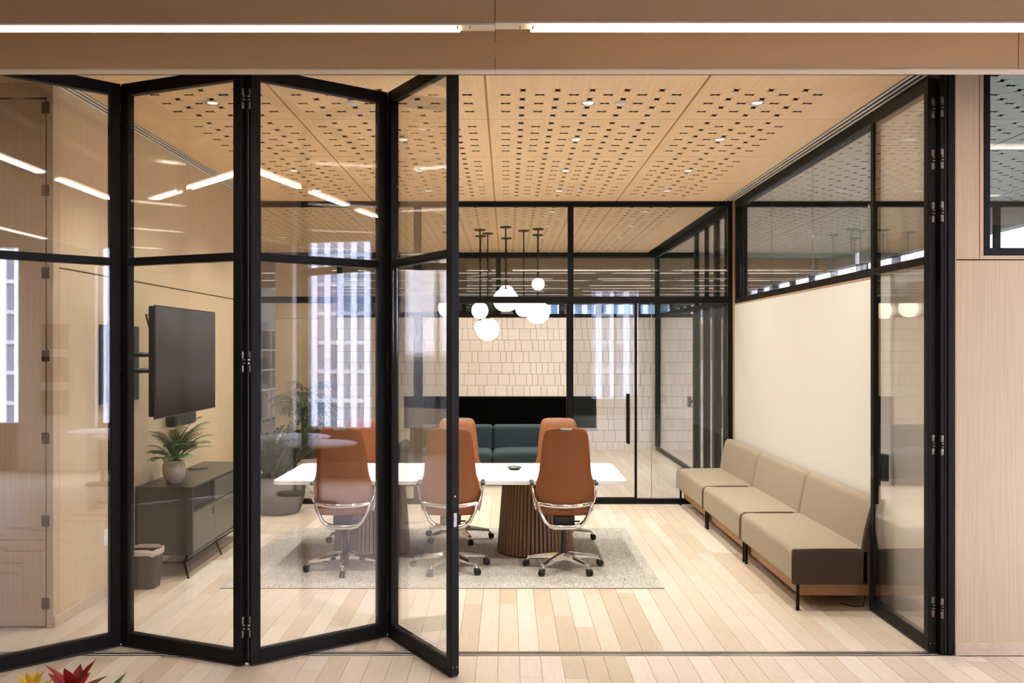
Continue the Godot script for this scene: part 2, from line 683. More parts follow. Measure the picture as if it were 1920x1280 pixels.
func panel_mesh(x0: float, x1: float, z0: float, z1: float, ms: Vector2i, ns: Vector2i, cx: float, cz: float) -> ArrayMesh:
	# a veneered board with real cut-outs; (x0..x1, z0..z1) around the middle of a whole panel, z away from the doors is negative.
	# The cut-outs sit on a lattice of STEP around (cx, cz): ms and ns are the used lattice columns and rows.
	var key := "panel %s" % [[x0, x1, z0, z1, ms, ns, cx, cz]]
	if made.has(key):
		return made[key]
	var g := Geo.new()
	var t := 0.0015
	x0 += 0.008; x1 -= 0.008; z0 += 0.003; z1 -= 0.003
	var lx := cx + (ms.x - 0.5) * STEP
	var hx := cx + (ms.y + 0.5) * STEP
	var lz := cz + (ns.x - 0.5) * STEP
	var hz := cz + (ns.y + 0.5) * STEP
	if ms.y < ms.x:
		flat(g, x0, x1, z0, z1)
	else:
		flat(g, x0, x1, z0, lz)
		flat(g, x0, x1, hz, z1)
		flat(g, x0, lx, lz, hz)
		flat(g, hx, x1, lz, hz)
		for m in range(ms.x, ms.y + 1):
			for n in range(ns.x, ns.y + 1):
				var c := Vector2(cx + m * STEP, cz + n * STEP)
				var odd_m := posmod(m, 2) == 1
				var odd_n := posmod(n, 2) == 1
				if odd_m == odd_n:
					flat(g, c.x - STEP / 2, c.x + STEP / 2, c.y - STEP / 2, c.y + STEP / 2)
					continue
				var hole := bow_tie(odd_m)
				var h := STEP / 2
				var o := [Vector2(-h, -h), Vector2(0, -h), Vector2(h, -h), Vector2(h, 0), Vector2(h, h), Vector2(0, h), Vector2(-h, h), Vector2(-h, 0)]
				if not odd_m:
					o = [Vector2(h, -h), Vector2(h, 0), Vector2(h, h), Vector2(0, h), Vector2(-h, h), Vector2(-h, 0), Vector2(-h, -h), Vector2(0, -h)]
				for k in 8:
					var a: Vector2 = c + o[k]
					var b: Vector2 = c + o[(k + 1) % 8]
					var d: Vector2 = c + hole[(k + 1) % 8]
					var e: Vector2 = c + hole[k]
					var s := g.v.size()
					g.quad(Vector3(a.x, 0, a.y), Vector3(b.x, 0, b.y), Vector3(d.x, 0, d.y), Vector3(e.x, 0, e.y))
					g.facing(s, Vector3.DOWN)
					s = g.v.size()
					g.quad(Vector3(e.x, 0, e.y), Vector3(d.x, 0, d.y), Vector3(d.x, t, d.y), Vector3(e.x, t, e.y))
					var mid := (e + d) / 2.0
					g.facing(s, Vector3(c.x - mid.x, 0, c.y - mid.y))
	for a in [[x0, z0, x1, z0, 0, -1], [x1, z0, x1, z1, 1, 0], [x1, z1, x0, z1, 0, 1], [x0, z1, x0, z0, -1, 0]]:
		var s := g.v.size()
		g.quad(Vector3(a[0], 0, a[1]), Vector3(a[2], 0, a[3]), Vector3(a[2], t, a[3]), Vector3(a[0], t, a[1]))
		g.facing(s, Vector3(a[4], 0, a[5]))
	made[key] = g.mesh()
	return made[key]


func ceiling_panels() -> void:
	var room := struct("ceiling", "maple veneer ceiling panels with bow-tie cut-outs over the meeting room", "ceiling")
	var lounge := struct("ceiling_lounge", "perforated maple ceiling of the lounge beyond the glass wall", "ceiling")
	var side := struct("ceiling_office", "perforated ceiling of the offices beyond the sofa wall", "ceiling")
	var half := PANEL / 2.0
	for col in range(-4, 5):
		for row in range(-1, 9):
			var xm := 0.592 + PANEL.x * col
			var dm := 6.8075 + PANEL.y * row
			var d0 := dm - half.y
			var d1 := dm + half.y
			if d0 > TILED:
				continue
			var home := room if d0 < REAR - 0.3 else lounge
			var ms := Vector2i(-5, 5)
			var ns := Vector2i(-5, 5)
			var x0 := -half.x
			var x1 := half.x
			if col == 1:
				ms = Vector2i(-5, 1)
				x1 = RIGHT - 0.115 - xm
			elif col == -2 and d0 < REAR - 0.3:
				ms = Vector2i(-1, 5)
				x0 = LEFT + 0.105 - xm
			elif col < -2 and d0 < REAR - 0.3:
				continue
			elif col > 1:
				home = side
				if xm - half.x > FACADE - 0.1:
					continue
				if xm + half.x > FACADE:
					x1 = FACADE - xm
					ms = Vector2i(-5, 0)
			if col <= 1:
				if row == 0:
					ns = Vector2i(-5, 1)
				elif row == 3:
					ns = Vector2i(-1, 5)
				elif row == -1:
					ms = Vector2i(1, 0)
				elif row == 8 or (row == 7 and dm > 17.0):
					ns = Vector2i(-1, 5)
			elif row == -1:
				continue
			# lattice parity: rows and columns that are both counted from a corner with bars in even columns
			var z0 := -half.y
			var z1 := half.y
			if row == -1:
				z1 = dm - 5.43
			if d1 > TILED:
				z0 = dm - TILED
			if col > 1 and row == 0:
				z1 = dm - 6.02
				ns = Vector2i(-5, 4)
			part(home, "panel", panel_mesh(x0, x1, z0, z1, ms, ns, 0.0, 0.0), M.panel_grey if home == side else M.veneer_ceiling, Vector3(xm, CEIL, -dm))
	# the void above, and the slab that closes it
	bar(room, "plenum_lining", Vector3(-6.6, CEIL + 0.10, -TILED - 0.1), Vector3(FACADE, CEIL + 0.14, -5.43), M.cavity, 0.0)
	bar(room, "groove_backing", Vector3(LEFT, CEIL + 0.02, -REAR), Vector3(RIGHT, CEIL + 0.022, -REAR + 0.002), M.groove, 0.0)
	for c in [-3, -2, -1, 0]:   # the wider joints that run away from the doors, backed with wood
		var x: float = 1.327 + PANEL.x * c
		bar(room, "joint_strip", Vector3(x - 0.012, CEIL + 0.006, -TILED), Vector3(x + 0.012, CEIL + 0.012, -5.43), M.groove, 0.0)


func walls() -> void:
	# --- left: veneer in two heights above a wooden base
	var wl := struct("wall_left", "light maple veneer wall behind the television", "wall")
	bar(wl, "core", Vector3(LEFT - 0.25, 0, -REAR - 0.03), Vector3(LEFT - 0.02, CEIL + 0.1, -6.63), M.cavity, 0.0)
	bar(wl, "panel", Vector3(LEFT - 0.02, 0.0, -REAR - 0.03), Vector3(LEFT, 2.424, -6.622), M.veneer_wall, 0.002)
	bar(wl, "panel", Vector3(LEFT - 0.02, 2.434, -REAR - 0.03), Vector3(LEFT, CEIL + 0.02, -6.622), M.veneer_wall, 0.002)
	var bl := struct("baseboard_left", "low wooden baseboard along the television wall", "baseboard")
	bar(bl, "board", Vector3(LEFT, 0.0, -REAR + 0.04), Vector3(LEFT + 0.014, 0.076, -6.53), M.baseboard_wood, 0.003)
	# pocket for the parked doors, closed by a tall hinged flap
	var wp := struct("wall_pocket", "veneered end of the pocket that stores the folded doors", "wall")
	bar(wp, "jamb_post", Vector3(LEFT - 0.045, 0.0, -6.62), Vector3(LEFT, CEIL - 0.002, -6.53), M.veneer_corridor, 0.003)
	bar(wp, "head_panel", Vector3(-4.2, 3.57, -6.62), Vector3(LEFT - 0.045, CEIL + 0.1, -6.53), M.veneer_corridor, 0.003)
	bar(wp, "inner_side", Vector3(-4.25, 0.0, -6.62), Vector3(-4.2, CEIL + 0.1, -5.9), M.veneer_corridor, 0.0)
	bar(wp, "back_panel", Vector3(-4.25, 0.0, -6.72), Vector3(LEFT - 0.3, CEIL + 0.1, -6.63), M.veneer_corridor, 0.0)
	bar(wp, "roof_panel", Vector3(-4.25, CEIL + 0.01, -6.55), Vector3(-2.94, CEIL + 0.05, -5.43), M.veneer_corridor, 0.0)
	var flap := struct("door_1", "tall narrow veneer pocket door with seven dark hinges", "door")
	bar(flap, "leaf", Vector3(-3.98, 0.012, -6.57), Vector3(LEFT - 0.055, 3.555, -6.53), M.veneer_corridor, 0.003)
	for i in 7:
		var y := 0.165 + 0.5555 * i
		var h := Geo.new()
		h.box(Vector3(-0.017, 0, 0.002), Vector3(0.022, 0.075, 0.004), 0.001)
		h.box(Vector3(0.017, 0, 0.002), Vector3(0.016, 0.075, 0.004), 0.001)
		h.lathe([Vector2(0, -0.0385), Vector2(0.007, -0.0385), Vector2(0.007, 0.0385), Vector2(0, 0.0385)], Vector3(0.003, 0, 0.006), 10)
		part(flap, "hinge", h.mesh(), M.hinge_dark, Vector3(LEFT - 0.05, y, -6.53))
	# --- right: white wall board, transom glazing above
	var wr := struct("wall_right", "plain white wall board behind the sofa with dark framed transom glass above", "wall")
	bar(wr, "core", Vector3(RIGHT + 0.01, 0, -REAR + 0.06), Vector3(RIGHT + 0.12, 2.40, -DOORS - 0.09), M.white, 0.0)
	bar(wr, "white_board", Vector3(RIGHT, 0.0, -REAR + 0.06), Vector3(RIGHT + 0.01, 2.404, -DOORS - 0.09), M.white_board, 0.001)
	bar(wr, "wood_capping", Vector3(RIGHT - 0.004, 2.404, -REAR + 0.06), Vector3(RIGHT + 0.12, 2.418, -DOORS - 0.09), M.veneer_edge, 0.001)
	bar(wr, "corner_post", Vector3(RIGHT - 0.012, 0.0, -REAR + 0.035), Vector3(RIGHT + 0.1, CEIL, -REAR + 0.085), M.veneer_edge, 0.002)
	var z_far := -REAR + 0.09
	var z_near := -DOORS - 0.09
	bar(wr, "transom_sill", Vector3(RIGHT + 0.005, 2.418, z_far), Vector3(RIGHT + 0.11, 2.485, z_near), M.black_metal)
	bar(wr, "transom_head", Vector3(RIGHT + 0.005, 3.575, z_far), Vector3(RIGHT + 0.11, CEIL + 0.01, z_near), M.black_metal)
	bar(wr, "transom_end", Vector3(RIGHT + 0.005, 2.485, z_far), Vector3(RIGHT + 0.11, 3.575, z_far + 0.05), M.black_metal)
	bar(wr, "transom_end", Vector3(RIGHT + 0.005, 2.485, z_near - 0.05), Vector3(RIGHT + 0.11, 3.575, z_near), M.black_metal)
	var run := z_near - z_far - 0.1
	for i in 4:
		var a := z_far + 0.05 + run * i / 4.0
		bar(wr, "pane", Vector3(RIGHT + 0.05, 2.486, a + 0.004), Vector3(RIGHT + 0.062, 3.574, a + run / 4.0 - 0.004), M.pane_green, 0.001)
	# --- linear air slots along both sides of the ceiling
	for s in [[LEFT + 0.001, LEFT + 0.1, "trim_2", "slim linear air slot in the ceiling above the television wall"], [RIGHT - 0.11, RIGHT + 0.001, "trim_3", "slim linear air slot in the ceiling above the sofa wall"]]:
		var t := struct(s[2], s[3], "air slot")
		for k in [0.0, 0.4, 0.8]:
			var x: float = lerpf(s[0], s[1], k)
			bar(t, "flange", Vector3(x, CEIL - 0.002, -REAR + 0.05), Vector3(x + (s[1] - s[0]) * 0.2, CEIL + 0.004, -6.1), M.white, 0.001)
		bar(t, "slot_back", Vector3(s[0], CEIL + 0.03, -REAR + 0.05), Vector3(s[1], CEIL + 0.05, -6.1), M.cavity, 0.0)
	# --- corridor side, right of the doors
	var wc := struct("wall_corridor", "fine grained veneer corridor wall beside the door jamb", "wall")
	var zc := -5.95
	bar(wc, "core", Vector3(RIGHT + 0.03, 0, zc - 0.08), Vector3(FACADE, 2.45, zc - 0.012), M.cavity, 0.0)
	bar(wc, "panel", Vector3(RIGHT + 0.016, 0.0, zc - 0.012), Vector3(FACADE, 2.42, zc), M.veneer_corridor, 0.002)
	bar(wc, "panel", Vector3(RIGHT + 0.016, 2.427, zc - 0.075), Vector3(2.896, CEIL + 0.2, zc), M.veneer_corridor, 0.002)
	bar(wc, "panel", Vector3(2.9, 2.427, zc - 0.075), Vector3(FACADE, 2.45, zc), M.veneer_corridor, 0.002)
	bar(wc, "panel", Vector3(2.9, 2.45, zc - 0.075), Vector3(2.925, CEIL + 0.2, zc), M.veneer_corridor, 0.002)
	bar(wc, "panel", Vector3(2.925, 3.62, zc - 0.075), Vector3(FACADE, CEIL + 0.2, zc), M.veneer_corridor, 0.002)
	bar(wc, "edge_strip", Vector3(RIGHT + 0.008, 0.0, zc - 0.06), Vector3(RIGHT + 0.016, CEIL, zc + 0.002), M.veneer_edge, 0.001)
	var bc := struct("baseboard_corridor", "low wooden baseboard on the corridor wall", "baseboard")
	bar(bc, "board", Vector3(RIGHT + 0.006, 0.0, zc), Vector3(FACADE, 0.08, zc + 0.014), M.baseboard_wood, 0.003)
	var w1 := struct("window_1", "high black framed interior window above the corridor wall panel", "window")
	bar(w1, "sill_bar", Vector3(2.925, 2.45, zc - 0.06), Vector3(FACADE, 2.497, zc + 0.004), M.black_metal)
	bar(w1, "side_bar", Vector3(2.925, 2.497, zc - 0.06), Vector3(2.964, 3.62, zc + 0.004), M.black_metal)
	bar(w1, "head_bar", Vector3(2.964, 3.58, zc - 0.06), Vector3(FACADE, 3.62, zc + 0.004), M.black_metal)
	bar(w1, "pane", Vector3(2.964, 2.497, zc - 0.034), Vector3(FACADE, 3.58, zc - 0.022), M.pane_green, 0.001)
	# --- door head above the folding leaves
	var hd := struct("trim_4", "black steel head track that carries the folding doors", "track")
	bar(hd, "head_track", Vector3(-4.2, 3.575, -DOORS - 0.05), Vector3(RIGHT + 0.008, CEIL + 0.1, -DOORS + 0.05), M.black_metal)


func rear_wall() -> void:
	var w := struct("wall_rear", "black framed glass partition between the meeting room and the lounge", "wall")
	var za := -REAR - 0.035
	var zb := -REAR + 0.035
	var bk: Material = M.black_metal
	bar(w, "head_rail", Vector3(LEFT, 3.592, za), Vector3(FACADE, CEIL + 0.005, zb), bk)
	bar(w, "sill_rail", Vector3(LEFT, 0.0, za), Vector3(-1.034, 0.064, zb), bk)   # the middle bay is an open doorway
	bar(w, "sill_rail", Vector3(0.740, 0.0, za), Vector3(RIGHT + 0.01, 0.064, zb), bk)
	bar(w, "mid_rail", Vector3(LEFT, 2.429, za), Vector3(RIGHT + 0.01, 2.507, zb), bk)
	for x in [[LEFT, LEFT + 0.07], [-1.124, -1.034], [0.740, 0.808], [2.675, RIGHT + 0.01]]:
		bar(w, "mullion", Vector3(x[0], 0.064, za), Vector3(x[1], 2.429, zb), bk)
		bar(w, "mullion", Vector3(x[0], 2.507, za), Vector3(x[1], 3.592, zb), bk)
	for x in [[LEFT + 0.07, -1.124], [-1.034, 0.740], [0.808, 2.675]]:
		bar(w, "pane", Vector3(x[0], 2.507, -REAR - 0.006), Vector3(x[1], 3.592, -REAR + 0.006), M.pane_green, 0.0)
	bar(w, "pane", Vector3(LEFT + 0.07, 0.064, -REAR - 0.006), Vector3(-1.124, 2.429, -REAR + 0.006), M.pane_green, 0.0)
	for x in [[-1.034, -1.018], [0.724, 0.740]]:
		bar(w, "door_jamb", Vector3(x[0], 0.0, -REAR - 0.03), Vector3(x[1], 2.429, -REAR + 0.03), bk, 0.003)
	bar(w, "pane", Vector3(1.582, 0.064, -REAR - 0.006), Vector3(1.752, 2.429, -REAR + 0.006), M.pane_green, 0.0)
	bar(w, "pane", Vector3(1.758, 0.064, -REAR - 0.006), Vector3(2.675, 2.429, -REAR + 0.006), M.pane_green, 0.0)
	bar(w, "edge_bead", Vector3(1.75, 0.064, -REAR - 0.008), Vector3(1.76, 2.429, -REAR + 0.008), M.satin_steel, 0.001)
	# a swing door in the bay beside the sofa
	var d := struct("door_2", "frameless glass door with a black bar handle in the rear partition", "door")
	bar(d, "pane", Vector3(0.815, 0.075, -REAR - 0.006), Vector3(1.55, 2.42, -REAR + 0.006), M.pane_green, 0.0)
	bar(d, "edge_channel", Vector3(1.55, 0.066, -REAR - 0.02), Vector3(1.578, 2.427, -REAR + 0.02), bk, 0.002)
	bar(d, "bottom_shoe", Vector3(0.815, 0.066, -REAR - 0.016), Vector3(1.55, 0.078, -REAR + 0.016), bk, 0.002)
	for s in [-1.0, 1.0]:
		var h := Geo.new()
		h.tube([Vector3(0, -0.3, 0.05 * s), Vector3(0, 0.3, 0.05 * s)], 0.016, 12)
		for y in [-0.2, 0.2]:
			h.tube([Vector3(0, y, 0.0), Vector3(0, y, 0.05 * s)], 0.009, 8)
		part(d, "handle", h.mesh(), bk, Vector3(1.47, 1.03, -REAR + 0.006 * s))
	# the same partition runs on beyond the sofa wall
	var o := struct("wall_office", "black framed glass partition seen through the transom above the sofa", "wall")
	bar(o, "sill_rail", Vector3(RIGHT + 0.1, 0.0, za), Vector3(FACADE, 0.064, zb), bk)
	for x in [RIGHT + 0.1, 5.9]:
		bar(o, "mullion", Vector3(x, 0.064, za), Vector3(x + 0.07, 3.592, zb), bk)
	for x in [[RIGHT + 0.17, 4.3], [4.31, 5.9], [5.97, FACADE]]:
		bar(o, "pane", Vector3(x[0], 0.064, -REAR - 0.006), Vector3(x[1], 3.592, -REAR + 0.006), M.pane_green, 0.0)


func lounge_walls() -> void:
	var w := struct("wall_tiled", "cream tiled lounge wall of square and half tiles in running courses", "wall")
	var x0 := -3.15
	var x1 := 3.5
	bar(w, "backing", Vector3(x0, 0.0, -TILED - 0.14), Vector3(x1, 2.454, -TILED - 0.006), M.grout, 0.0)
	bar(w, "corner_trim", Vector3(x0 - 0.03, 0.0, -TILED - 0.14), Vector3(x0, CEIL, -TILED + 0.02), M.veneer_edge, 0.002)
	rng.seed = 41
	var n := 0
	var rest := Geo.new()
	rest.tinted = true
	for r in 12:
		var y1 := 2.452 - r * 0.2095
		var y0 := maxf(0.0, y1 - 0.2035)
		if r == 0:
			y1 = 2.452
		var x := x0 - rng.randf() * 0.15
		while x < x1 - 0.02:
			var wd := 0.2095 if rng.randf() < 0.52 else 0.107
			var a := maxf(x, x0)
			var b := minf(x + wd - 0.006, x1)
			x += wd
			if b - a < 0.03:
				continue
			var k := rng.randi() % 4
			var seen := a < 2.8
			if seen and n < 300:
				n += 1
				part(w, "tile", bar_mesh(Vector3(snappedf(b - a, 0.004), snappedf(y1 - y0, 0.001), 0.008), 0.0015), M["tile_%d" % k], Vector3((a + b) / 2.0, (y0 + y1) / 2.0, -TILED - 0.002))
			else:
				rest.tint = (M["tile_%d" % k] as StandardMaterial3D).albedo_color.srgb_to_linear()
				rest.box(Vector3((a + b) / 2.0, (y0 + y1) / 2.0, -TILED - 0.002), Vector3(b - a, y1 - y0, 0.008), 0.0015)
	var tm := paint("tile_tinted", Color.WHITE, 0.3)
	tm.vertex_color_use_as_albedo = true
	part(w, "tile_field", rest.mesh(), tm).set_meta("kind", "stuff")
	var c := struct("window_2", "black framed clerestory glazing on top of the tiled lounge wall", "window")
	bar(c, "sill_bar", Vector3(x0, 2.454, -TILED - 0.12), Vector3(x1, 2.52, -TILED + 0.01), M.black_metal)
	bar(c, "head_beam", Vector3(-6.5, 3.56, -TILED - 0.12), Vector3(x1, CEIL + 0.14, -TILED + 0.01), M.black_metal)
	bar(c, "soffit_end", Vector3(x1, CEIL - 0.01, -TILED - 0.12), Vector3(FACADE, CEIL + 0.14, -TILED - 0.01), M.veneer_ceiling)
	for x in [x0, -0.2, RIGHT + 0.02]:
		bar(c, "mullion", Vector3(x, 2.52, -TILED - 0.1), Vector3(x + 0.09, 3.56, -TILED - 0.01), M.black_metal)
	for a in [[x0 + 0.09, -0.2], [-0.11, RIGHT + 0.02], [RIGHT + 0.11, x1]]:
		bar(c, "pane", Vector3(a[0], 2.52, -TILED - 0.06), Vector3(a[1], 3.56, -TILED - 0.048), M.pane_green, 0.0)
	var t := struct("wall_lounge", "tan veneer wall behind the fan palm in the lounge", "wall")
	bar(t, "panel", Vector3(-4.3, 0.0, -TILED - 0.2), Vector3(x0 - 0.03, 2.428, -TILED - 0.05), M.veneer_wall, 0.002)
	bar(t, "panel", Vector3(-4.3, 2.438, -TILED - 0.2), Vector3(x0 - 0.03, 3.56, -TILED - 0.05), M.veneer_wall, 0.002)
	var p := struct("wall_side", "black framed glass partition on the sofa side of the lounge", "wall")
	var xs := RIGHT + 0.01
	var xe := RIGHT + 0.11
	bar(p, "sill_rail", Vector3(xs + 0.02, 0.0, -TILED), Vector3(xe - 0.02, 0.064, -REAR - 0.04), M.black_metal)
	bar(p, "mid_rail", Vector3(xs + 0.02, 2.44, -TILED), Vector3(xe - 0.02, 2.51, -REAR - 0.04), M.black_metal)
	bar(p, "head_rail", Vector3(xs + 0.02, 3.57, -TILED), Vector3(xe - 0.02, CEIL, -REAR - 0.04), M.black_metal)
	var posts := [[17.93, 17.99], [14.25, 14.35], [13.55, 13.6], [12.85, 13.0], [12.3, 12.36]]
	for k in posts.size():
		var a = posts[k]
		bar(p, "post", Vector3(xs, 0.064, -a[1]), Vector3(xe, 2.44, -a[0]), M.black_metal)
		bar(p, "post", Vector3(xs + 0.02, 2.51, -a[1]), Vector3(xe - 0.02, 3.57, -a[0]), M.black_metal)
		var stop: float = posts[k + 1][1] if k + 1 < posts.size() else REAR + 0.04
		bar(p, "pane", Vector3(xs + 0.045, 0.066, -a[0] + 0.002), Vector3(xs + 0.055, 2.438, -stop - 0.002), M.pane_green, 0.0)
		bar(p, "pane", Vector3(xs + 0.045, 2.512, -a[0] + 0.002), Vector3(xs + 0.055, 3.568, -stop - 0.002), M.pane_green, 0.0)
	var lk := Geo.new()
	lk.box(Vector3(-0.06, 0, 0), Vector3(0.05, 0.16, 0.09), 0.006)
	lk.box(Vector3(-0.02, 0, 0), Vector3(0.06, 0.05, 0.03), 0.003)
	part(p, "door_pull", lk.mesh(), M.satin_steel, Vector3(xs, 1.1, -14.3))


func outer_shell() -> void:
	# what closes the place outside the frame: corridor, lounge end, open office and window walls
	var lf := struct("wall_far_left", "pale wall at the far end of the lounge", "wall")
	bar(lf, "panel", Vector3(-6.7, 0, -38.2), Vector3(-6.5, 4.5, -REAR), M.plaster, 0.0)
	bar(lf, "panel", Vector3(-6.7, 0, -REAR - 0.12), Vector3(LEFT - 0.02, 4.5, -REAR - 0.03), M.plaster, 0.0)
	var rl := struct("wall_corridor_left", "veneered corridor wall left of the doors", "wall")
	bar(rl, "panel", Vector3(-8.0, 0, -6.0), Vector3(-4.2, 4.3, -5.9), M.veneer_corridor, 0.0)
	bar(rl, "panel", Vector3(-8.1, 0, -6.0), Vector3(-8.0, 4.3, 4.2), M.corridor_dark, 0.0)
	var sl := struct("ceiling_corridor", "darkened slab above the corridor baffles", "ceiling")
	bar(sl, "slab", Vector3(-8.1, 4.2, -5.5), Vector3(FACADE + 0.2, 4.4, 4.3), M.corridor_dark, 0.0)
	bar(sl, "upstand", Vector3(-8.1, 3.6, -5.45), Vector3(FACADE + 0.2, 4.3, -5.36), M.cavity, 0.0)
	bar(sl, "slab", Vector3(-6.7, 4.3, -38.3), Vector3(FACADE + 0.2, 4.5, -TILED - 0.05), M.soft_black, 0.0)
	bar(sl, "slab", Vector3(-6.7, CEIL + 0.14, -TILED - 0.1), Vector3(FACADE + 0.2, 4.5, -5.45), M.cavity, 0.0)
	var bk := struct("wall_corridor_back", "darkened wall of the corridor behind the viewer", "wall")
	bar(bk, "panel", Vector3(-8.1, 0, 4.0), Vector3(2.4, 4.3, 4.2), M.corridor_dark, 0.0)
	bar(bk, "panel", Vector3(3.75, 0, 4.0), Vector3(FACADE + 0.2, 4.3, 4.2), M.corridor_dark, 0.0)
	bar(bk, "panel", Vector3(2.4, 0, 4.0), Vector3(3.75, 0.45, 4.2), M.corridor_dark, 0.0)
	bar(bk, "panel", Vector3(2.4, 3.5, 4.0), Vector3(3.75, 4.3, 4.2), M.corridor_dark, 0.0)
	# window walls: sill, head, mullions, panes
	var k := 3
	var runs := [[-0.3, 1.2], [2.38, 5.95], [6.02, 17.9], [18.1, 38.0]]
	for r in runs:
		var f := struct("window_%d" % k, ["corridor window wall beside the camera", "corridor window wall by the doors", "window wall of the side offices", "window wall of the open office"][k - 3], "window")
		k += 1
		var sill := 0.72 if r[0] < 5.0 else 0.3
		bar(f, "sill_wall", Vector3(FACADE, -0.1, -r[1]), Vector3(FACADE + 0.2, sill, -r[0]), M.corridor_dark, 0.0)
		bar(f, "head_wall", Vector3(FACADE, 3.45, -r[1]), Vector3(FACADE + 0.2, 4.5, -r[0]), M.plaster, 0.0)
		var n := int(ceil((r[1] - r[0]) / 1.5))
		for i in n + 1:
			var z: float = -lerpf(r[0], r[1], float(i) / n)
			bar(f, "mullion", Vector3(FACADE + 0.02, sill, z - 0.03), Vector3(FACADE + 0.16, 3.45, z + 0.03), M.black_metal, 0.0)
		bar(f, "pane", Vector3(FACADE + 0.08, sill, -r[1]), Vector3(FACADE + 0.09, 3.45, -r[0]), M.pane_clear if r[0] < 5.0 else M.pane_dimmed, 0.0)
	var e := struct("window_7", "far window wall of the open office behind the lounge", "window")
	bar(e, "sill_wall", Vector3(-6.7, -0.1, -38.2), Vector3(FACADE + 0.2, 2.2, -38.0), M.plaster, 0.0)
	bar(e, "head_wall", Vector3(-6.7, 3.6, -38.2), Vector3(FACADE + 0.2, 4.5, -38.0), M.soft_black, 0.0)
	bar(e, "blank_wall", Vector3(-6.7, 2.2, -38.2), Vector3(0.6, 3.6, -38.0), M.soft_black, 0.0)
	for i in 5:
		bar(e, "mullion", Vector3(0.6 + 1.45 * i, 2.2, -38.15), Vector3(0.9 + 1.45 * i, 3.6, -38.05), M.soft_black, 0.0)
	bar(e, "pane", Vector3(0.6, 2.2, -38.1), Vector3(FACADE, 3.6, -38.09), M.pane_teal, 0.0)
	var b := struct("window_8", "window in the corridor wall behind the viewer", "window")
	bar(b, "mullion", Vector3(3.05, 0.45, 4.05), Vector3(3.12, 3.5, 4.15), M.black_metal, 0.0)
	bar(b, "pane", Vector3(2.4, 0.45, 4.09), Vector3(3.75, 3.5, 4.1), M.pane_clear, 0.0)
	bar(bk, "panel", Vector3(FACADE, -0.1, 0.3), Vector3(FACADE + 0.2, 4.4, 4.2), M.corridor_dark, 0.0)
	var pr := struct("wall_pillar", "light pillar between the corridor windows with three dark square panels", "wall")
	bar(pr, "pillar", Vector3(FACADE - 0.1, 0, -2.38), Vector3(FACADE + 0.2, 4.3, -1.2), M.plaster, 0.0)
	for i in 3:
		bar(pr, "square_panel", Vector3(FACADE - 0.13, 0.85 + 0.51 * i, -1.98), Vector3(FACADE - 0.1, 1.24 + 0.51 * i, -1.56), M.soft_black, 0.003)
	var ow := struct("wall_office_end", "white end wall of the side office", "wall")
	bar(ow, "panel", Vector3(3.5, 0, -19.6), Vector3(4.8, 2.45, -19.4), M.white, 0.0)
	var pic := thing("framed_picture", "dark grey picture glimpsed on the white wall past the lounge partition", "picture", Vector3(4.25, 2.0, -19.38))
	bar(pic, "frame", Vector3(-0.4, -0.36, -0.02), Vector3(0.4, 0.36, 0.0), M.soft_black)
	bar(pic, "canvas", Vector3(-0.37, -0.33, 0.0), Vector3(0.37, 0.33, 0.004), M.picture_dark)


func city() -> void:
	# two towers seen only as reflections in the door glass and through the far windows
	var spots := [[Vector3(85, -60, 24), Vector3(20, 120, 44), "pale tower with upright piers outside the corridor windows"], [Vector3(60, -60, -30), Vector3(18, 100, 40), "grey tower outside the side office windows"], [Vector3(9, -60, 75), Vector3(24, 120, 20), "pale tower outside the window behind the viewer"], [Vector3(8, -40, -110), Vector3(40, 60, 20), "low tower outside the far office windows"]]
	for s in spots:
		var size: Vector3 = s[1]
		var t := thing("office_tower", s[2], "building", s[0])
		var core := Geo.new()
		core.box(Vector3(0, size.y / 2, 0), size)
		part(t, "curtain_wall", core.mesh(), M.tower_glass)
		var piers := Geo.new()
		var n := int(size.z / 1.25)
		for i in n + 1:
			for sx in [-1.0, 1.0]:
				piers.box(Vector3(sx * size.x / 2, size.y / 2, lerpf(-size.z / 2, size.z / 2, float(i) / n)), Vector3(0.5, size.y, 0.55))
		n = int(size.x / 1.25)
		for i in n + 1:
			for sz in [-1.0, 1.0]:
				piers.box(Vector3(lerpf(-size.x / 2, size.x / 2, float(i) / n), size.y / 2, sz * size.z / 2), Vector3(0.55, size.y, 0.5))
		part(t, "piers", piers.mesh(), M.tower_white)
		var sp := Geo.new()
		for i in int(size.y / 2.6):
			sp.box(Vector3(0, 2.6 * i, 0), Vector3(size.x + 0.4, 0.35, size.z + 0.4))
		part(t, "spandrels", sp.mesh(), M.concrete)


func baffle(x0: float, x1: float, d0: float, y0: float, label: String, led := [], joints := []) -> void:
	var t := thing("ceiling_baffle", label, "baffle", Vector3((x0 + x1) / 2.0, y0, -d0))
	var cuts := [x0] + joints + [x1]
	for i in cuts.size() - 1:
		var up := 0.008 if i == 1 and led.size() else 0.0
		bar(t, "felt_board", Vector3(cuts[i] - t.position.x + 0.0015, 0.012 + up, -0.042), Vector3(cuts[i + 1] - t.position.x - 0.0015, 0.8, 0.042), M.felt, 0.002)
		bar(t, "edge_strip", Vector3(cuts[i] - t.position.x + 0.0005, up, -0.044), Vector3(cuts[i + 1] - t.position.x - 0.0005, 0.012 + up, 0.044), M.felt_edge_lit, 0.002)
	for l in led:
		linear_light(l[0], l[1], d0, y0, l[2])


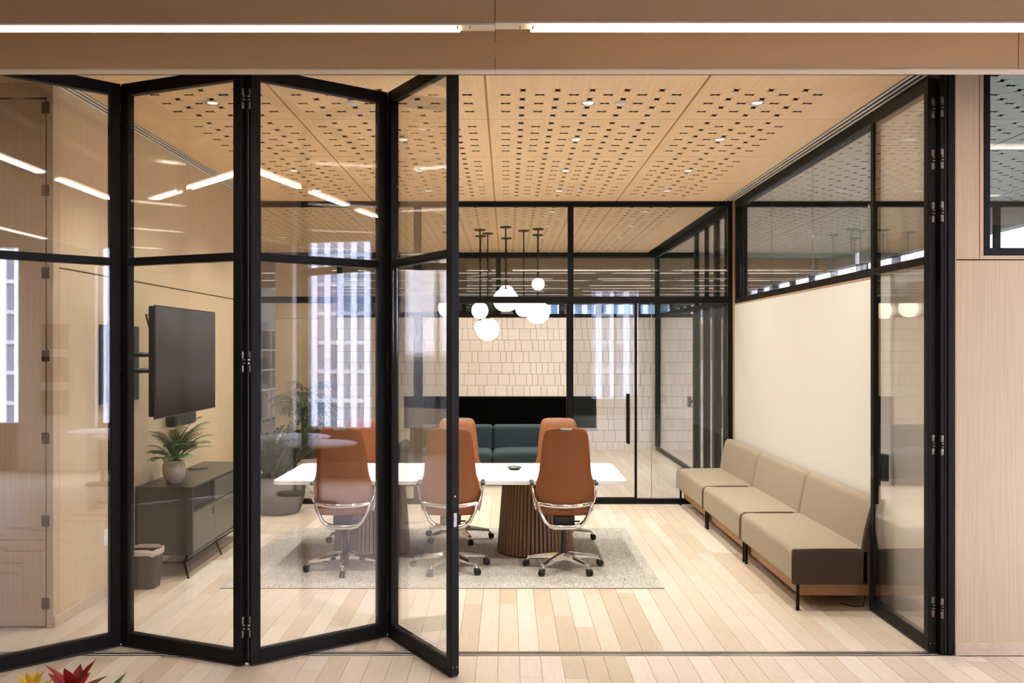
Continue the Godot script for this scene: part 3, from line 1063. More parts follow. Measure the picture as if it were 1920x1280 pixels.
func linear_light(x0: float, x1: float, d0: float, y0: float, label: String, power := 1.0, far := false) -> void:
	var t := thing("linear_light", label, "light", Vector3((x0 + x1) / 2.0, y0, -d0), 0.0, "linear lights under the felt baffles")
	var h := (x1 - x0) / 2.0
	var g := Geo.new()
	var slim := 0.3 if far else 1.0
	g.rbox(Vector3(0, -0.005, 0), Vector3(2 * h, 0.010, 0.070 * slim), 0.004, 3)
	part(t, "diffuser", g.mesh(), M.led_far if far else M.led)
	for s in [-1.0, 1.0]:
		bar(t, "clip", Vector3(s * (h - 0.01) - 0.004, -0.018, 0.03), Vector3(s * (h - 0.01) + 0.004, 0.0, 0.036), M.brass, 0.001)
		bar(t, "clip", Vector3(s * (h + 0.05) - 0.003, -0.014, 0.03), Vector3(s * (h + 0.05) + 0.003, 0.0, 0.036), M.brass, 0.001)
	var a := AreaLight3D.new()
	a.name = "glow"
	a.area_size = Vector2(2 * h, 0.06)
	a.light_color = LED_LIGHT
	a.light_energy = 0.8 * power * h
	a.shadow_enabled = true
	a.rotation.x = -PI / 2
	a.position = Vector3(0, -0.014, 0)
	t.add_child(a)


func corridor() -> void:
	var y := 3.406
	baffle(-8.0, FACADE - 0.15, 5.37, y, "deep tan felt bulkhead directly in front of the folding doors", [], [-0.065, 2.81])
	baffle(-8.0, FACADE - 0.15, 4.625, y, "tan felt ceiling baffle with a light strip at the top of the picture",
		[[-2.9, -0.223, "glowing light strip at top left, ending near the baffle joint"], [0.114, 2.86, "glowing light strip at top right, starting near the baffle joint"]], [-0.056])
	linear_light(-6.0, -3.25, 4.625, y, "light strip beyond the left picture edge under the front baffle")
	linear_light(3.2, 5.9, 4.625, y, "light strip beyond the right picture edge under the front baffle")
	var words := ["first", "second", "third"]
	for i in 3:
		var d := 2.3 - 2.3 * i
		baffle(-8.0, FACADE - 0.15, d, y, "felt baffle overhead behind the viewer, %s in line" % words[i])
		for k in 3:
			linear_light(-5.8 + 3.9 * k, -2.9 + 3.9 * k, d, y, "light strip under the %s baffle behind the viewer, %s along" % [words[i], words[k]], 0.14)
	# the same system in the open office behind the lounge
	var far := ["nearest the tiled wall", "second from the tiled wall", "third from the tiled wall", "fourth from the tiled wall", "farthest from the tiled wall"]
	for i in 5:
		var d: float = [19.3, 21.4, 24.2, 27.0, 31.0][i]
		baffle(-6.4, FACADE - 0.15, d, 3.38, "grey felt baffle in the open office, %s" % far[i])
		for k in 3:
			linear_light(-5.9 + 4.0 * k, -2.2 + 4.0 * k, d, 3.38, "light strip in the open office on the baffle %s, %s along" % [far[i], words[k]], 0.05, true)


func downlight(label: String, x: float, d: float, power: float, group: String) -> void:
	var t := thing("downlight", label, "downlight", Vector3(x, CEIL, -d), 0.0, group)
	var ring := Geo.new()
	ring.lathe([Vector2(0.056, 0.004), Vector2(0.056, -0.004), Vector2(0.062, -0.008), Vector2(0.070, -0.005), Vector2(0.0705, 0.001)], Vector3.ZERO, 28)
	part(t, "trim_ring", ring.mesh(), M.white)
	var cone := Geo.new()
	cone.lathe([Vector2(0.036, 0.002), Vector2(0.057, -0.005), Vector2(0.0575, 0.004)], Vector3.ZERO, 24)
	part(t, "reflector", cone.mesh(), M.satin_steel)
	var lens := Geo.new()
	lens.lathe([Vector2(0, -0.003), Vector2(0.036, -0.003), Vector2(0.036, 0.002), Vector2(0, 0.002)], Vector3.ZERO, 20)
	part(t, "lens", lens.mesh(), M.downlight_lens)
	var l := SpotLight3D.new()
	l.name = "beam"
	l.spot_angle = 56.0
	l.spot_angle_attenuation = 0.65
	l.spot_range = 14.0
	l.spot_attenuation = 2.0
	l.light_size = 0.035
	l.light_color = WARM
	l.light_energy = power
	l.shadow_enabled = true
	l.rotation.x = -PI / 2
	l.position = Vector3(0, -0.014, 0)
	t.add_child(l)


func ceiling_fittings() -> void:
	var rows := ["nearest the folding doors", "second from the folding doors", "third from the folding doors", "nearest the rear glass wall"]
	var cols := ["above the television wall side", "left of the ceiling centre joint", "right of the ceiling centre joint", "above the sofa"]
	for r in 4:
		for c in 4:
			downlight("recessed downlight %s, in the row %s" % [cols[c], rows[r]], [-2.13, -0.88, 0.59, 1.813][c], [7.03, 8.26, 9.715, 10.95][r], DOWN, "downlights of the meeting room")
	var lr := ["first row past the glass wall", "second row past the glass wall", "third row past the glass wall", "last row before the tiled wall"]
	var lc := ["far left", "centre left", "centre right", "far right"]
	for r in 4:
		for c in 4:
			downlight("lounge downlight, %s, %s" % [lr[r], lc[c]], [-3.6, -0.88, 0.59, 1.813][c], [12.63, 14.08, 15.54, 16.99][r], DOWN * 0.88, "downlights of the lounge")
	for a in [[0.823, 7.03, "flat white speaker disc right of the first centre downlight"], [-1.12, 7.03, "flat white speaker disc seen through the second folding leaf"], [0.82, 10.93, "flat white speaker disc near the rear glass wall"]]:
		var t := thing("ceiling_speaker", a[2], "speaker", Vector3(a[0], CEIL, -a[1]), 0.0, "flush speakers in the ceiling")
		var g := Geo.new()
		g.lathe([Vector2(0, -0.012), Vector2(0.036, -0.011), Vector2(0.042, -0.006), Vector2(0.043, 0.0), Vector2(0, 0.0)], Vector3.ZERO, 28)
		part(t, "grille_disc", g.mesh(), M.white)


# ---------------------------------------------------------------- folding doors
const LEAF_TOP := 3.55


func door_leaf(parent: Node, a: Vector2, b: Vector2, in_a: float, in_b: float) -> Node3D:
	# a leaf between two joints (x, d): black stiles and rails, two panes
	var along := Vector2(b.x - a.x, -(b.y - a.y))
	var length := along.length()
	var dir := along / length
	var x0 := -length / 2.0 + in_a
	var x1 := length / 2.0 - in_b
	var t := 0.052
	var st := 0.062
	var leaf := hold(parent, "leaf", Vector3((a.x + b.x) / 2.0, 0, -(a.y + b.y) / 2.0), -atan2(dir.y, dir.x))
	var bk: Material = M.black_metal
	for s in [[x0, x0 + st], [x1 - st, x1]]:
		bar(leaf, "stile", Vector3(s[0], 0.012, -t / 2), Vector3(s[1], LEAF_TOP, t / 2), bk, 0.003)
	bar(leaf, "rail", Vector3(x0 + st, 0.012, -t / 2), Vector3(x1 - st, 0.09, t / 2), bk, 0.003)
	bar(leaf, "rail", Vector3(x0 + st, 2.40, -t / 2), Vector3(x1 - st, 2.45, t / 2), bk, 0.003)
	bar(leaf, "rail", Vector3(x0 + st, LEAF_TOP - 0.075, -t / 2), Vector3(x1 - st, LEAF_TOP, t / 2), bk, 0.003)
	bar(leaf, "bottom_seal", Vector3(x0 + 0.004, 0.002, -t / 2 + 0.006), Vector3(x1 - 0.004, 0.012, t / 2 + 0.006), M.plastic_black, 0.002)
	for z in [-0.016, 0.012]:   # double glazed
		bar(leaf, "pane", Vector3(x0 + st, 0.09, z - 0.003), Vector3(x1 - st, 2.40, z + 0.003), M.pane_clear, 0.0)
		bar(leaf, "pane", Vector3(x0 + st, 2.45, z - 0.003), Vector3(x1 - st, LEAF_TOP - 0.075, z + 0.003), M.pane_clear, 0.0)
	leaf.set_meta("ends", [x0, x1])
	return leaf


func hinge_plates() -> ArrayMesh:   # one half of a concealed hinge, lying in the y-z plane and looking along +x
	if made.has("hinge"):
		return made["hinge"]
	var g := Geo.new()
	for s in [-1.0, 1.0]:
		g.rbox(Vector3(0.0015, s * 0.041, 0), Vector3(0.006, 0.042, 0.019), 0.0028, 2)
		g.lathe([Vector2(0, -0.001), Vector2(0.004, -0.001), Vector2(0.004, 0.001), Vector2(0, 0.001)], Vector3(0.004, s * 0.046, 0), 8)
	g.box(Vector3(0.006, 0.012, 0), Vector3(0.018, 0.008, 0.014), 0.001)
	g.box(Vector3(0.006, -0.008, 0), Vector3(0.018, 0.008, 0.014), 0.001)
	made["hinge"] = g.mesh()
	return made["hinge"]


func screw_dots(leaf: Node3D, x: float, turn: float) -> void:
	var one := Geo.new()
	for z in [-0.012, 0.014]:
		one.X = Transform3D(Basis(Vector3.FORWARD, PI / 2 * signf(x)), Vector3(0, 0, z))
		one.lathe([Vector2(0, 0), Vector2(0.003, 0), Vector2(0.0022, 0.0015), Vector2(0, 0.0018)], Vector3.ZERO, 8)
	part(leaf, "screw", one.mesh(), M.chrome, Vector3(x, 0.06 + turn, 0))


func folding_doors() -> void:
	var j := [Vector2(-3.14, 5.46), Vector2(-2.444, 6.165), Vector2(-1.542, 5.751), Vector2(-0.770, 6.372), Vector2(-0.295, 5.546)]
	var bank := thing("folding_glass_door", "bank of four zigzag black framed glass leaves folded open at left", "door", Vector3.ZERO)
	var leaves := [door_leaf(bank, j[0], j[1], 0.0, 0.018), door_leaf(bank, j[1], j[2], 0.018, 0.017), door_leaf(bank, j[2], j[3], 0.017, 0.03), door_leaf(bank, j[3], j[4], 0.03, 0.0)]
	var hy := [0.23, 1.80, 3.36]
	for y in hy:
		for a in [[0, 1, 0.0], [1, 0, PI], [1, 1, 0.0], [2, 0, PI], [2, 1, 0.0], [3, 0, PI]]:
			var lf: Node3D = leaves[a[0]]
			part(lf, "hinge", hinge_plates(), M.satin_steel, Vector3(lf.get_meta("ends")[a[1]], y, 0.010), Vector3(0, a[2], 0))
	for a in [[0, 1, 0.03], [1, 1, 0.028], [2, 1, 0.045]]:   # rubber fold seals between the leaves
		var lf: Node3D = leaves[a[0]]
		bar(lf, "fold_seal", Vector3(lf.get_meta("ends")[a[1]] - 0.001, 0.012, -0.025 if a[0] == 1 else -0.012), Vector3(lf.get_meta("ends")[a[1]] + a[2] * 0.8, LEAF_TOP - 0.01, -0.012 if a[0] == 1 else 0.012), M.plastic_black, 0.004)
	for a in [[1, 1], [2, 0], [3, 1]]:
		screw_dots(leaves[a[0]], leaves[a[0]].get_meta("ends")[a[1]], 0.0)
	# lock plate and bolt hole on the free edge of the last leaf
	var last: Node3D = leaves[3]
	var x: float = last.get_meta("ends")[1]
	var lk := Geo.new()
	lk.box(Vector3(0.001, 0, 0), Vector3(0.004, 0.078, 0.02), 0.001)
	lk.box(Vector3(0.003, 0.004, 0), Vector3(0.006, 0.03, 0.009), 0.001)
	part(last, "lock_plate", lk.mesh(), M.satin_steel, Vector3(x, 0.90, 0))
	var kh := Geo.new()
	kh.X = Transform3D(Basis(Vector3.FORWARD, PI / 2), Vector3.ZERO)
	kh.lathe([Vector2(0, -0.001), Vector2(0.006, -0.001), Vector2(0.005, 0.002), Vector2(0, 0.002)], Vector3.ZERO, 12)
	part(last, "key_stud", kh.mesh(), M.chrome, Vector3(x, 1.035, 0))

	var single := thing("folding_glass_door", "single black framed glass leaf swung open against the sofa wall", "door", Vector3.ZERO)
	var lf := door_leaf(single, Vector2(2.628, 5.995), Vector2(2.628, 6.945), 0.0, 0.0)
	var ends: Array = lf.get_meta("ends")
	for y in [0.285, 1.285, 2.72, 3.045, 3.365]:
		part(lf, "hinge", hinge_plates(), M.hinge_steel, Vector3(ends[0], y, 0.005), Vector3(0, PI, 0))
	screw_dots(lf, ends[0], 0.0)
	screw_dots(lf, ends[0], 3.42)
	var bx := Geo.new()
	bx.box(Vector3(0, 0, -0.028), Vector3(0.05, 0.16, 0.006), 0.002)
	bx.box(Vector3(0, 0, 0.05), Vector3(0.085, 0.19, 0.05), 0.006)
	bx.box(Vector3(0.012, 0.0, 0.078), Vector3(0.03, 0.12, 0.012), 0.003)
	part(lf, "lock_box", bx.mesh(), M.plastic_black, Vector3(ends[1] - 0.046, 1.035, 0))
	# fixed jamb that carries the leaf
	var jm := struct("trim_5", "black steel door jamb against the corridor wall", "jamb")
	bar(jm, "jamb_post", Vector3(2.664, 0.0, -DOORS - 0.08), Vector3(RIGHT + 0.006, CEIL, -DOORS + 0.02), M.black_metal, 0.003)
	bar(jm, "jamb_stop", Vector3(2.705, 0.0, -DOORS + 0.02), Vector3(RIGHT + 0.006, CEIL, -DOORS + 0.032), M.black_metal, 0.003)
	bar(jm, "jamb_seal", Vector3(2.69, 0.0, -DOORS + 0.02), Vector3(2.698, CEIL, -DOORS + 0.026), M.plastic_black, 0.002)
	for y in [0.285, 1.285, 2.72, 3.045, 3.365]:
		part(jm, "hinge_plate", hinge_plates(), M.hinge_steel, Vector3(2.673, y, -DOORS + 0.021), Vector3(0, -PI / 2, 0))


# ---------------------------------------------------------------- furniture
func chair(called: String, label: String, lift: float) -> Node3D:
	# faces -z; the seat stands over the middle of a five-spoke base
	var t := thing(called, label, "chair", Vector3.ZERO, 0.0, "tan leather chairs at the meeting table")
	# backrest: (height, half width)
	var form := [[0.530, 0.13], [0.536, 0.175], [0.550, 0.212], [0.58, 0.237], [0.623, 0.247], [0.68, 0.246], [0.733, 0.242], [0.765, 0.233], [0.80, 0.221], [0.842, 0.214], [0.91, 0.209], [0.973, 0.203], [1.04, 0.196], [1.105, 0.188], [1.15, 0.180], [1.178, 0.168], [1.195, 0.150], [1.203, 0.115]]
	var rings := []
	for i in form.size():
		var y: float = form[i][0]
		var hw: float = form[i][1]
		var f := (y - 0.53) / 0.673
		var z := 0.215 + 0.035 * sin(f * PI * 0.5) + 0.10 * f * f
		var thick := 0.052 * minf(1.0, minf(0.35 + i * 0.25, 0.30 + (form.size() - 1 - i) * 0.22))
		var curve := 0.055 * (1.0 - f) + 0.03
		var ring := PackedVector3Array()
		var n := 10
		for k in n + 1:
			var u := -1.0 + 2.0 * k / n
			ring.append(Vector3(u * hw, y + lift, z - curve * u * u + 0.006 * (1.0 - absf(u))))
		for k in n + 1:
			var u := 1.0 - 2.0 * k / n
			var e := sqrt(maxf(0.0, 1.0 - pow(absf(u), 6.0)))
			ring.append(Vector3(u * hw * 0.985, y + lift, z - curve * u * u - thick * e - 0.006))
		rings.append(ring)
	var b := Geo.new()
	b.rows(rings, true, true)
	part(t, "backrest", b.mesh(), M.leather)
	# chrome pull let into the top edge
	var p := Geo.new()
	p.rbox(Vector3(0, 1.188 + lift, 0.352), Vector3(0.10, 0.018, 0.018), 0.007, 3)
	p.tube([Vector3(-0.045, 1.199 + lift, 0.352), Vector3(0.045, 1.199 + lift, 0.352)], 0.004, 8)
	part(t, "top_pull", p.mesh(), M.hinge_steel)
	var s := Geo.new()
	s.rbox(Vector3(0, 0.50 + lift, -0.04), Vector3(0.46, 0.085, 0.48), 0.042, 4, Bend.new("chair_seat"), 6)
	part(t, "seat", s.mesh(), M.leather)
	# chrome carrier under the back
	var f := Geo.new()
	var bow := []
	for k in 9:
		var u := -1.0 + k / 4.0
		bow.append(Vector3(0.222 * u, 0.548 + 0.014 * u * u + lift, 0.245 - 0.065 * u * u))
	f.tube(bow, 0.014, 10, 1.35)
	for sg in [-1.0, 1.0]:
		f.tube([Vector3(sg * 0.226, 0.566 + lift, 0.185), Vector3(sg * 0.205, 0.50 + lift, 0.205), Vector3(sg * 0.165, 0.418 + lift, 0.20), Vector3(sg * 0.12, 0.376 + lift, 0.185)], [0.014, 0.014, 0.016, 0.018], 10)
	f.tube([Vector3(-0.125, 0.378 + lift, 0.185), Vector3(-0.07, 0.366 + lift, 0.19), Vector3(0.07, 0.366 + lift, 0.19), Vector3(0.125, 0.378 + lift, 0.185)], 0.024, 10, 1.0)
	f.lathe([Vector2(0, 0.325), Vector2(0.03, 0.325), Vector2(0.033, 0.36), Vector2(0, 0.36)], Vector3(0, lift, 0.0), 16)
	f.box(Vector3(0, 0.352 + lift, 0.10), Vector3(0.07, 0.022, 0.17), 0.006)
	part(t, "back_carrier", f.mesh(), M.chrome)
	var m := Geo.new()
	m.box(Vector3(0, 0.408 + lift, 0.02), Vector3(0.17, 0.10, 0.26), 0.01)
	m.box(Vector3(0.10, 0.405 + lift, 0.12), Vector3(0.06, 0.012, 0.02), 0.003)
	part(t, "tilt_mechanism", m.mesh(), M.plastic_black)
	for sg in [-1.0, 1.0]:
		var a := hold(t, "armrest")
		var g := Geo.new()
		g.tube([Vector3(sg * 0.238, 0.575 + lift, 0.185), Vector3(sg * 0.256, 0.62 + lift, 0.175), Vector3(sg * 0.264, 0.67 + lift, 0.15), Vector3(sg * 0.270, 0.693 + lift, 0.10), Vector3(sg * 0.272, 0.70 + lift, -0.02), Vector3(sg * 0.27, 0.69 + lift, -0.14), Vector3(sg * 0.268, 0.65 + lift, -0.18), Vector3(sg * 0.26, 0.60 + lift, -0.12), Vector3(sg * 0.25, 0.54 + lift, -0.02), Vector3(sg * 0.236, 0.49 + lift, 0.06)], 0.014, 8, 0.7)
		part(a, "arm_loop", g.mesh(), M.chrome)
		var pad := Geo.new()
		pad.rbox(Vector3(sg * 0.272, 0.712 + lift, -0.03), Vector3(0.036, 0.018, 0.24), 0.008, 3)
		part(a, "arm_pad", pad.mesh(), M.arm_dark)
	var col := Geo.new()
	col.lathe([Vector2(0, 0.075), Vector2(0.026, 0.075), Vector2(0.026, 0.22), Vector2(0.02, 0.222), Vector2(0.02, 0.345 + lift), Vector2(0, 0.345 + lift)], Vector3.ZERO, 18)
	part(t, "gas_column", col.mesh(), M.plastic_black)
	return t


func chair_base(t: Node3D, turn: float) -> void:
	var hub := Geo.new()
	hub.lathe([Vector2(0, 0.078), Vector2(0.045, 0.082), Vector2(0.048, 0.11), Vector2(0.038, 0.132), Vector2(0.028, 0.142), Vector2(0, 0.142)], Vector3.ZERO, 20)
	part(t, "hub", hub.mesh(), M.chrome)
	if not made.has("spoke"):
		var g := Geo.new()
		var rings := []
		for k in 6:
			var f := k / 5.0
			var r := lerpf(0.03, 0.315, f)
			var y := lerpf(0.112, 0.082, pow(f, 1.3))
			var hw := lerpf(0.042, 0.017, f)
			var hh := lerpf(0.032, 0.013, f)
			var ring := PackedVector3Array()
			for c in [[-1.0, -0.6], [-1.0, 0.3], [-0.45, 1.0], [0.45, 1.0], [1.0, 0.3], [1.0, -0.6]]:
				ring.append(Vector3(c[0] * hw, y + c[1] * hh, -r))
			rings.append(ring)
		g.rows(rings, true, true, -1)
		g.tube([Vector3(0, 0.082, -0.312), Vector3(0, 0.062, -0.325), Vector3(0, 0.04, -0.325)], [0.010, 0.010, 0.008], 8)
		made["spoke"] = g.mesh()
		var w := Geo.new()
		for s in [-1.0, 1.0]:
			w.X = Transform3D(Basis(Vector3.FORWARD, PI / 2), Vector3(s * 0.0125, 0.028, -0.335))
			w.lathe([Vector2(0, -0.009), Vector2(0.022, -0.009), Vector2(0.0275, -0.005), Vector2(0.0275, 0.005), Vector2(0.022, 0.009), Vector2(0, 0.009)], Vector3.ZERO, 18)
		w.X = Transform3D.IDENTITY
		w.rbox(Vector3(0, 0.046, -0.328), Vector3(0.044, 0.024, 0.046), 0.011, 3)
		made["caster"] = w.mesh()
	for k in 5:
		var a := turn + TAU * k / 5.0
		part(t, "base_spoke", made["spoke"], M.chrome, Vector3.ZERO, Vector3(0, a, 0))
		part(t, "caster", made["caster"], M.plastic_black, Vector3.ZERO, Vector3(0, a, 0))


func chairs() -> void:
	var list := [
		[-1.372, 8.27, 0.03, 0.02, PI + 0.05, "tan leather swivel chair seen from behind through the second glass leaf"],
		[-0.475, 8.27, 0.02, 0.02, 0.12, "tan leather swivel chair with its back half hidden by the free door stile"],
		[0.485, 8.26, 0.0, 0.02, 0.0, "tan leather swivel chair seen from behind nearest the sofa, unobstructed"],
		[-1.42, 9.52, PI, -0.035, 0.2, "tan leather chair across the table facing the camera, by the leafy pot"],
		[-0.485, 9.54, PI + 0.05, -0.035, 2.9, "tan leather chair across the table facing the camera, middle of the far side"],
		[0.515, 9.54, PI - 0.03, -0.035, 2.75, "tan leather chair across the table facing the camera, at the sofa end"]]
	for a in list:
		var c := chair("office_chair", a[5], a[3])
		chair_base(c, a[4])
		c.position = Vector3(a[0], 0.006, -a[1])
		c.rotation.y = a[2]


func rounded(w: float, l: float, r: float, n := 6) -> PackedVector2Array:
	var p := PackedVector2Array()
	for k in 4:
		var c := Vector2([1, -1, -1, 1][k] * (w / 2 - r), [1, 1, -1, -1][k] * (l / 2 - r))
		for i in n + 1:
			var a := PI / 2 * (k + float(i) / n)
			p.append(c + Vector2(cos(a), sin(a)) * r)
	return p


func meeting_table() -> void:
	var t := thing("meeting_table", "long white topped meeting table on two fluted walnut cone bases", "table", Vector3(-0.49, 0.006, -9.0))
	var top := Geo.new()
	top.prism(rounded(3.06, 1.31, 0.075), 0.702, 0.734, 5)
	part(t, "table_top", top.mesh(), M.table_white)
	for x in [-0.757, 0.757]:
		var base := hold(t, "pedestal", Vector3(x, 0, 0))
		var core := Geo.new()
		core.lathe([Vector2(0, 0.0), Vector2(0.338, 0.0), Vector2(0.338, 0.012), Vector2(0.285, 0.70), Vector2(0, 0.70)], Vector3.ZERO, 48)
		part(base, "core", core.mesh(), M.cavity)
		var sl := Geo.new()
		var n := 58
		for k in n:
			var a := TAU * k / n
			var b := TAU * (k + 0.80) / n
			var ring := []
			for y in [0.012, 0.70]:
				var r := lerpf(0.356, 0.302, (y - 0.012) / 0.688)
				ring.append(PackedVector3Array([Vector3(cos(a) * (r - 0.022), y, sin(a) * (r - 0.022)), Vector3(cos(a + 0.006) * r, y, sin(a + 0.006) * r), Vector3(cos(b - 0.006) * r, y, sin(b - 0.006) * r), Vector3(cos(b) * (r - 0.022), y, sin(b) * (r - 0.022))]))
			sl.rows(ring, true, true, -1)
		part(base, "slats", sl.mesh(), M.walnut).set_meta("kind", "stuff")
	var p := thing("speakerphone", "round black speakerphone puck with a pale rim on the white table", "speakerphone", Vector3(0.075, 0.74, -9.14))
	var g := Geo.new()
	g.lathe([Vector2(0, 0), Vector2(0.04, 0), Vector2(0.044, 0.006), Vector2(0.066, 0.016), Vector2(0.066, 0.022), Vector2(0.054, 0.029), Vector2(0, 0.031)], Vector3.ZERO, 32)
	part(p, "body", g.mesh(), M.plastic_black)
	var r := Geo.new()
	r.lathe([Vector2(0.046, 0.0302), Vector2(0.046, 0.032), Vector2(0.054, 0.0305), Vector2(0.056, 0.0285)], Vector3.ZERO, 32)
	part(p, "rim", r.mesh(), M.satin_steel)


func rug() -> void:
	var t := thing("area_rug", "grey and ivory woven rug under the meeting table", "rug", Vector3(-0.505, 0.0, -8.87))
	var g := Geo.new()
	g.box(Vector3(0, 0.003, 0), Vector3(3.48, 0.006, 2.54), 0.002)
	part(t, "pile", g.mesh(), M.rug)
	var e := Geo.new()
	e.box(Vector3(0, 0.0025, 1.273), Vector3(3.48, 0.005, 0.006), 0.001)
	e.box(Vector3(0, 0.0025, -1.273), Vector3(3.48, 0.005, 0.006), 0.001)
	part(t, "binding", e.mesh(), M.piping)


func sofa() -> void:
	var labels := ["taupe sofa module nearest the folding doors with a darker near end", "middle taupe sofa module of the row along the white wall", "taupe sofa module nearest the rear glass wall"]
	var spans := [[6.955, 8.515], [8.53, 10.135], [10.15, 11.70]]
	for i in 3:
		var l: float = spans[i][1] - spans[i][0]
		var t := thing("sofa_module", labels[i], "sofa", Vector3(2.36, 0, -(spans[i][0] + spans[i][1]) / 2.0), 0.0, "three taupe sofa modules along the white wall")
		var wob := FastNoiseLite.new()
		wob.seed = 60 + i
		wob.frequency = 3.0
		var seat := Geo.new()
		seat.rbox(Vector3(-0.035, 0.312, 0), Vector3(0.55, 0.254, l - 0.008), 0.045, 4, Bend.new("sofa_seat", l, wob), 10)
		part(t, "seat_cushion", seat.mesh(), M.sofa_cloth)
		var back := Geo.new()
		back.rbox(Vector3(0.245, 0.49, 0), Vector3(0.13, 0.61, l - 0.008), 0.045, 4, Bend.new("sofa_back", l), 8)
		part(t, "backrest", back.mesh(), M.sofa_cloth)
		if i == 0:  # slabs over the near end, darker than the cushions
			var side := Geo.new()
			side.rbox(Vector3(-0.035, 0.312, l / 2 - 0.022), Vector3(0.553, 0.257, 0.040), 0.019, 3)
			part(t, "end_slab", side.mesh(), M.sofa_end_dark)
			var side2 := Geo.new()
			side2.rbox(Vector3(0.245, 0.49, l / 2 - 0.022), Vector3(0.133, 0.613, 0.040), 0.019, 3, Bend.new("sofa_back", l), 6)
			part(t, "end_slab", side2.mesh(), M.sofa_end_dark)
		for s in [-1.0, 1.0]:
			var pp := Geo.new()
			var z: float = s * (l / 2 - 0.010)
			pp.tube([Vector3(-0.313, 0.20, z), Vector3(-0.313, 0.38, z), Vector3(-0.302, 0.418, z), Vector3(-0.27, 0.437, z), Vector3(-0.10, 0.442, z), Vector3(0.16, 0.442, z)], 0.0035, 6)
			part(t, "piping", pp.mesh(), M.piping)
		bar(t, "plinth", Vector3(-0.24, 0.092, -l / 2 + 0.09), Vector3(0.25, 0.186, l / 2 - 0.07), M.ash, 0.004)
		for x in [-0.27, 0.26]:
			for z in [-l / 2 + 0.045, l / 2 - 0.02]:
				bar(t, "leg", Vector3(x - 0.011, 0, z - 0.011), Vector3(x + 0.011, 0.19, z + 0.011), M.black_metal, 0.002)
	var c := thing("power_cable", "thin black cable trailing under the near end of the sofa", "cable", Vector3(2.58, 0.0, -7.1))
	var g := Geo.new()
	g.tube([Vector3(0.02, 0.12, 0), Vector3(0.03, 0.06, 0.03), Vector3(0.01, 0.012, 0.05), Vector3(-0.06, 0.004, 0.03), Vector3(-0.12, 0.004, -0.05)], 0.004, 6)
	part(c, "cord", g.mesh(), M.plastic_black)


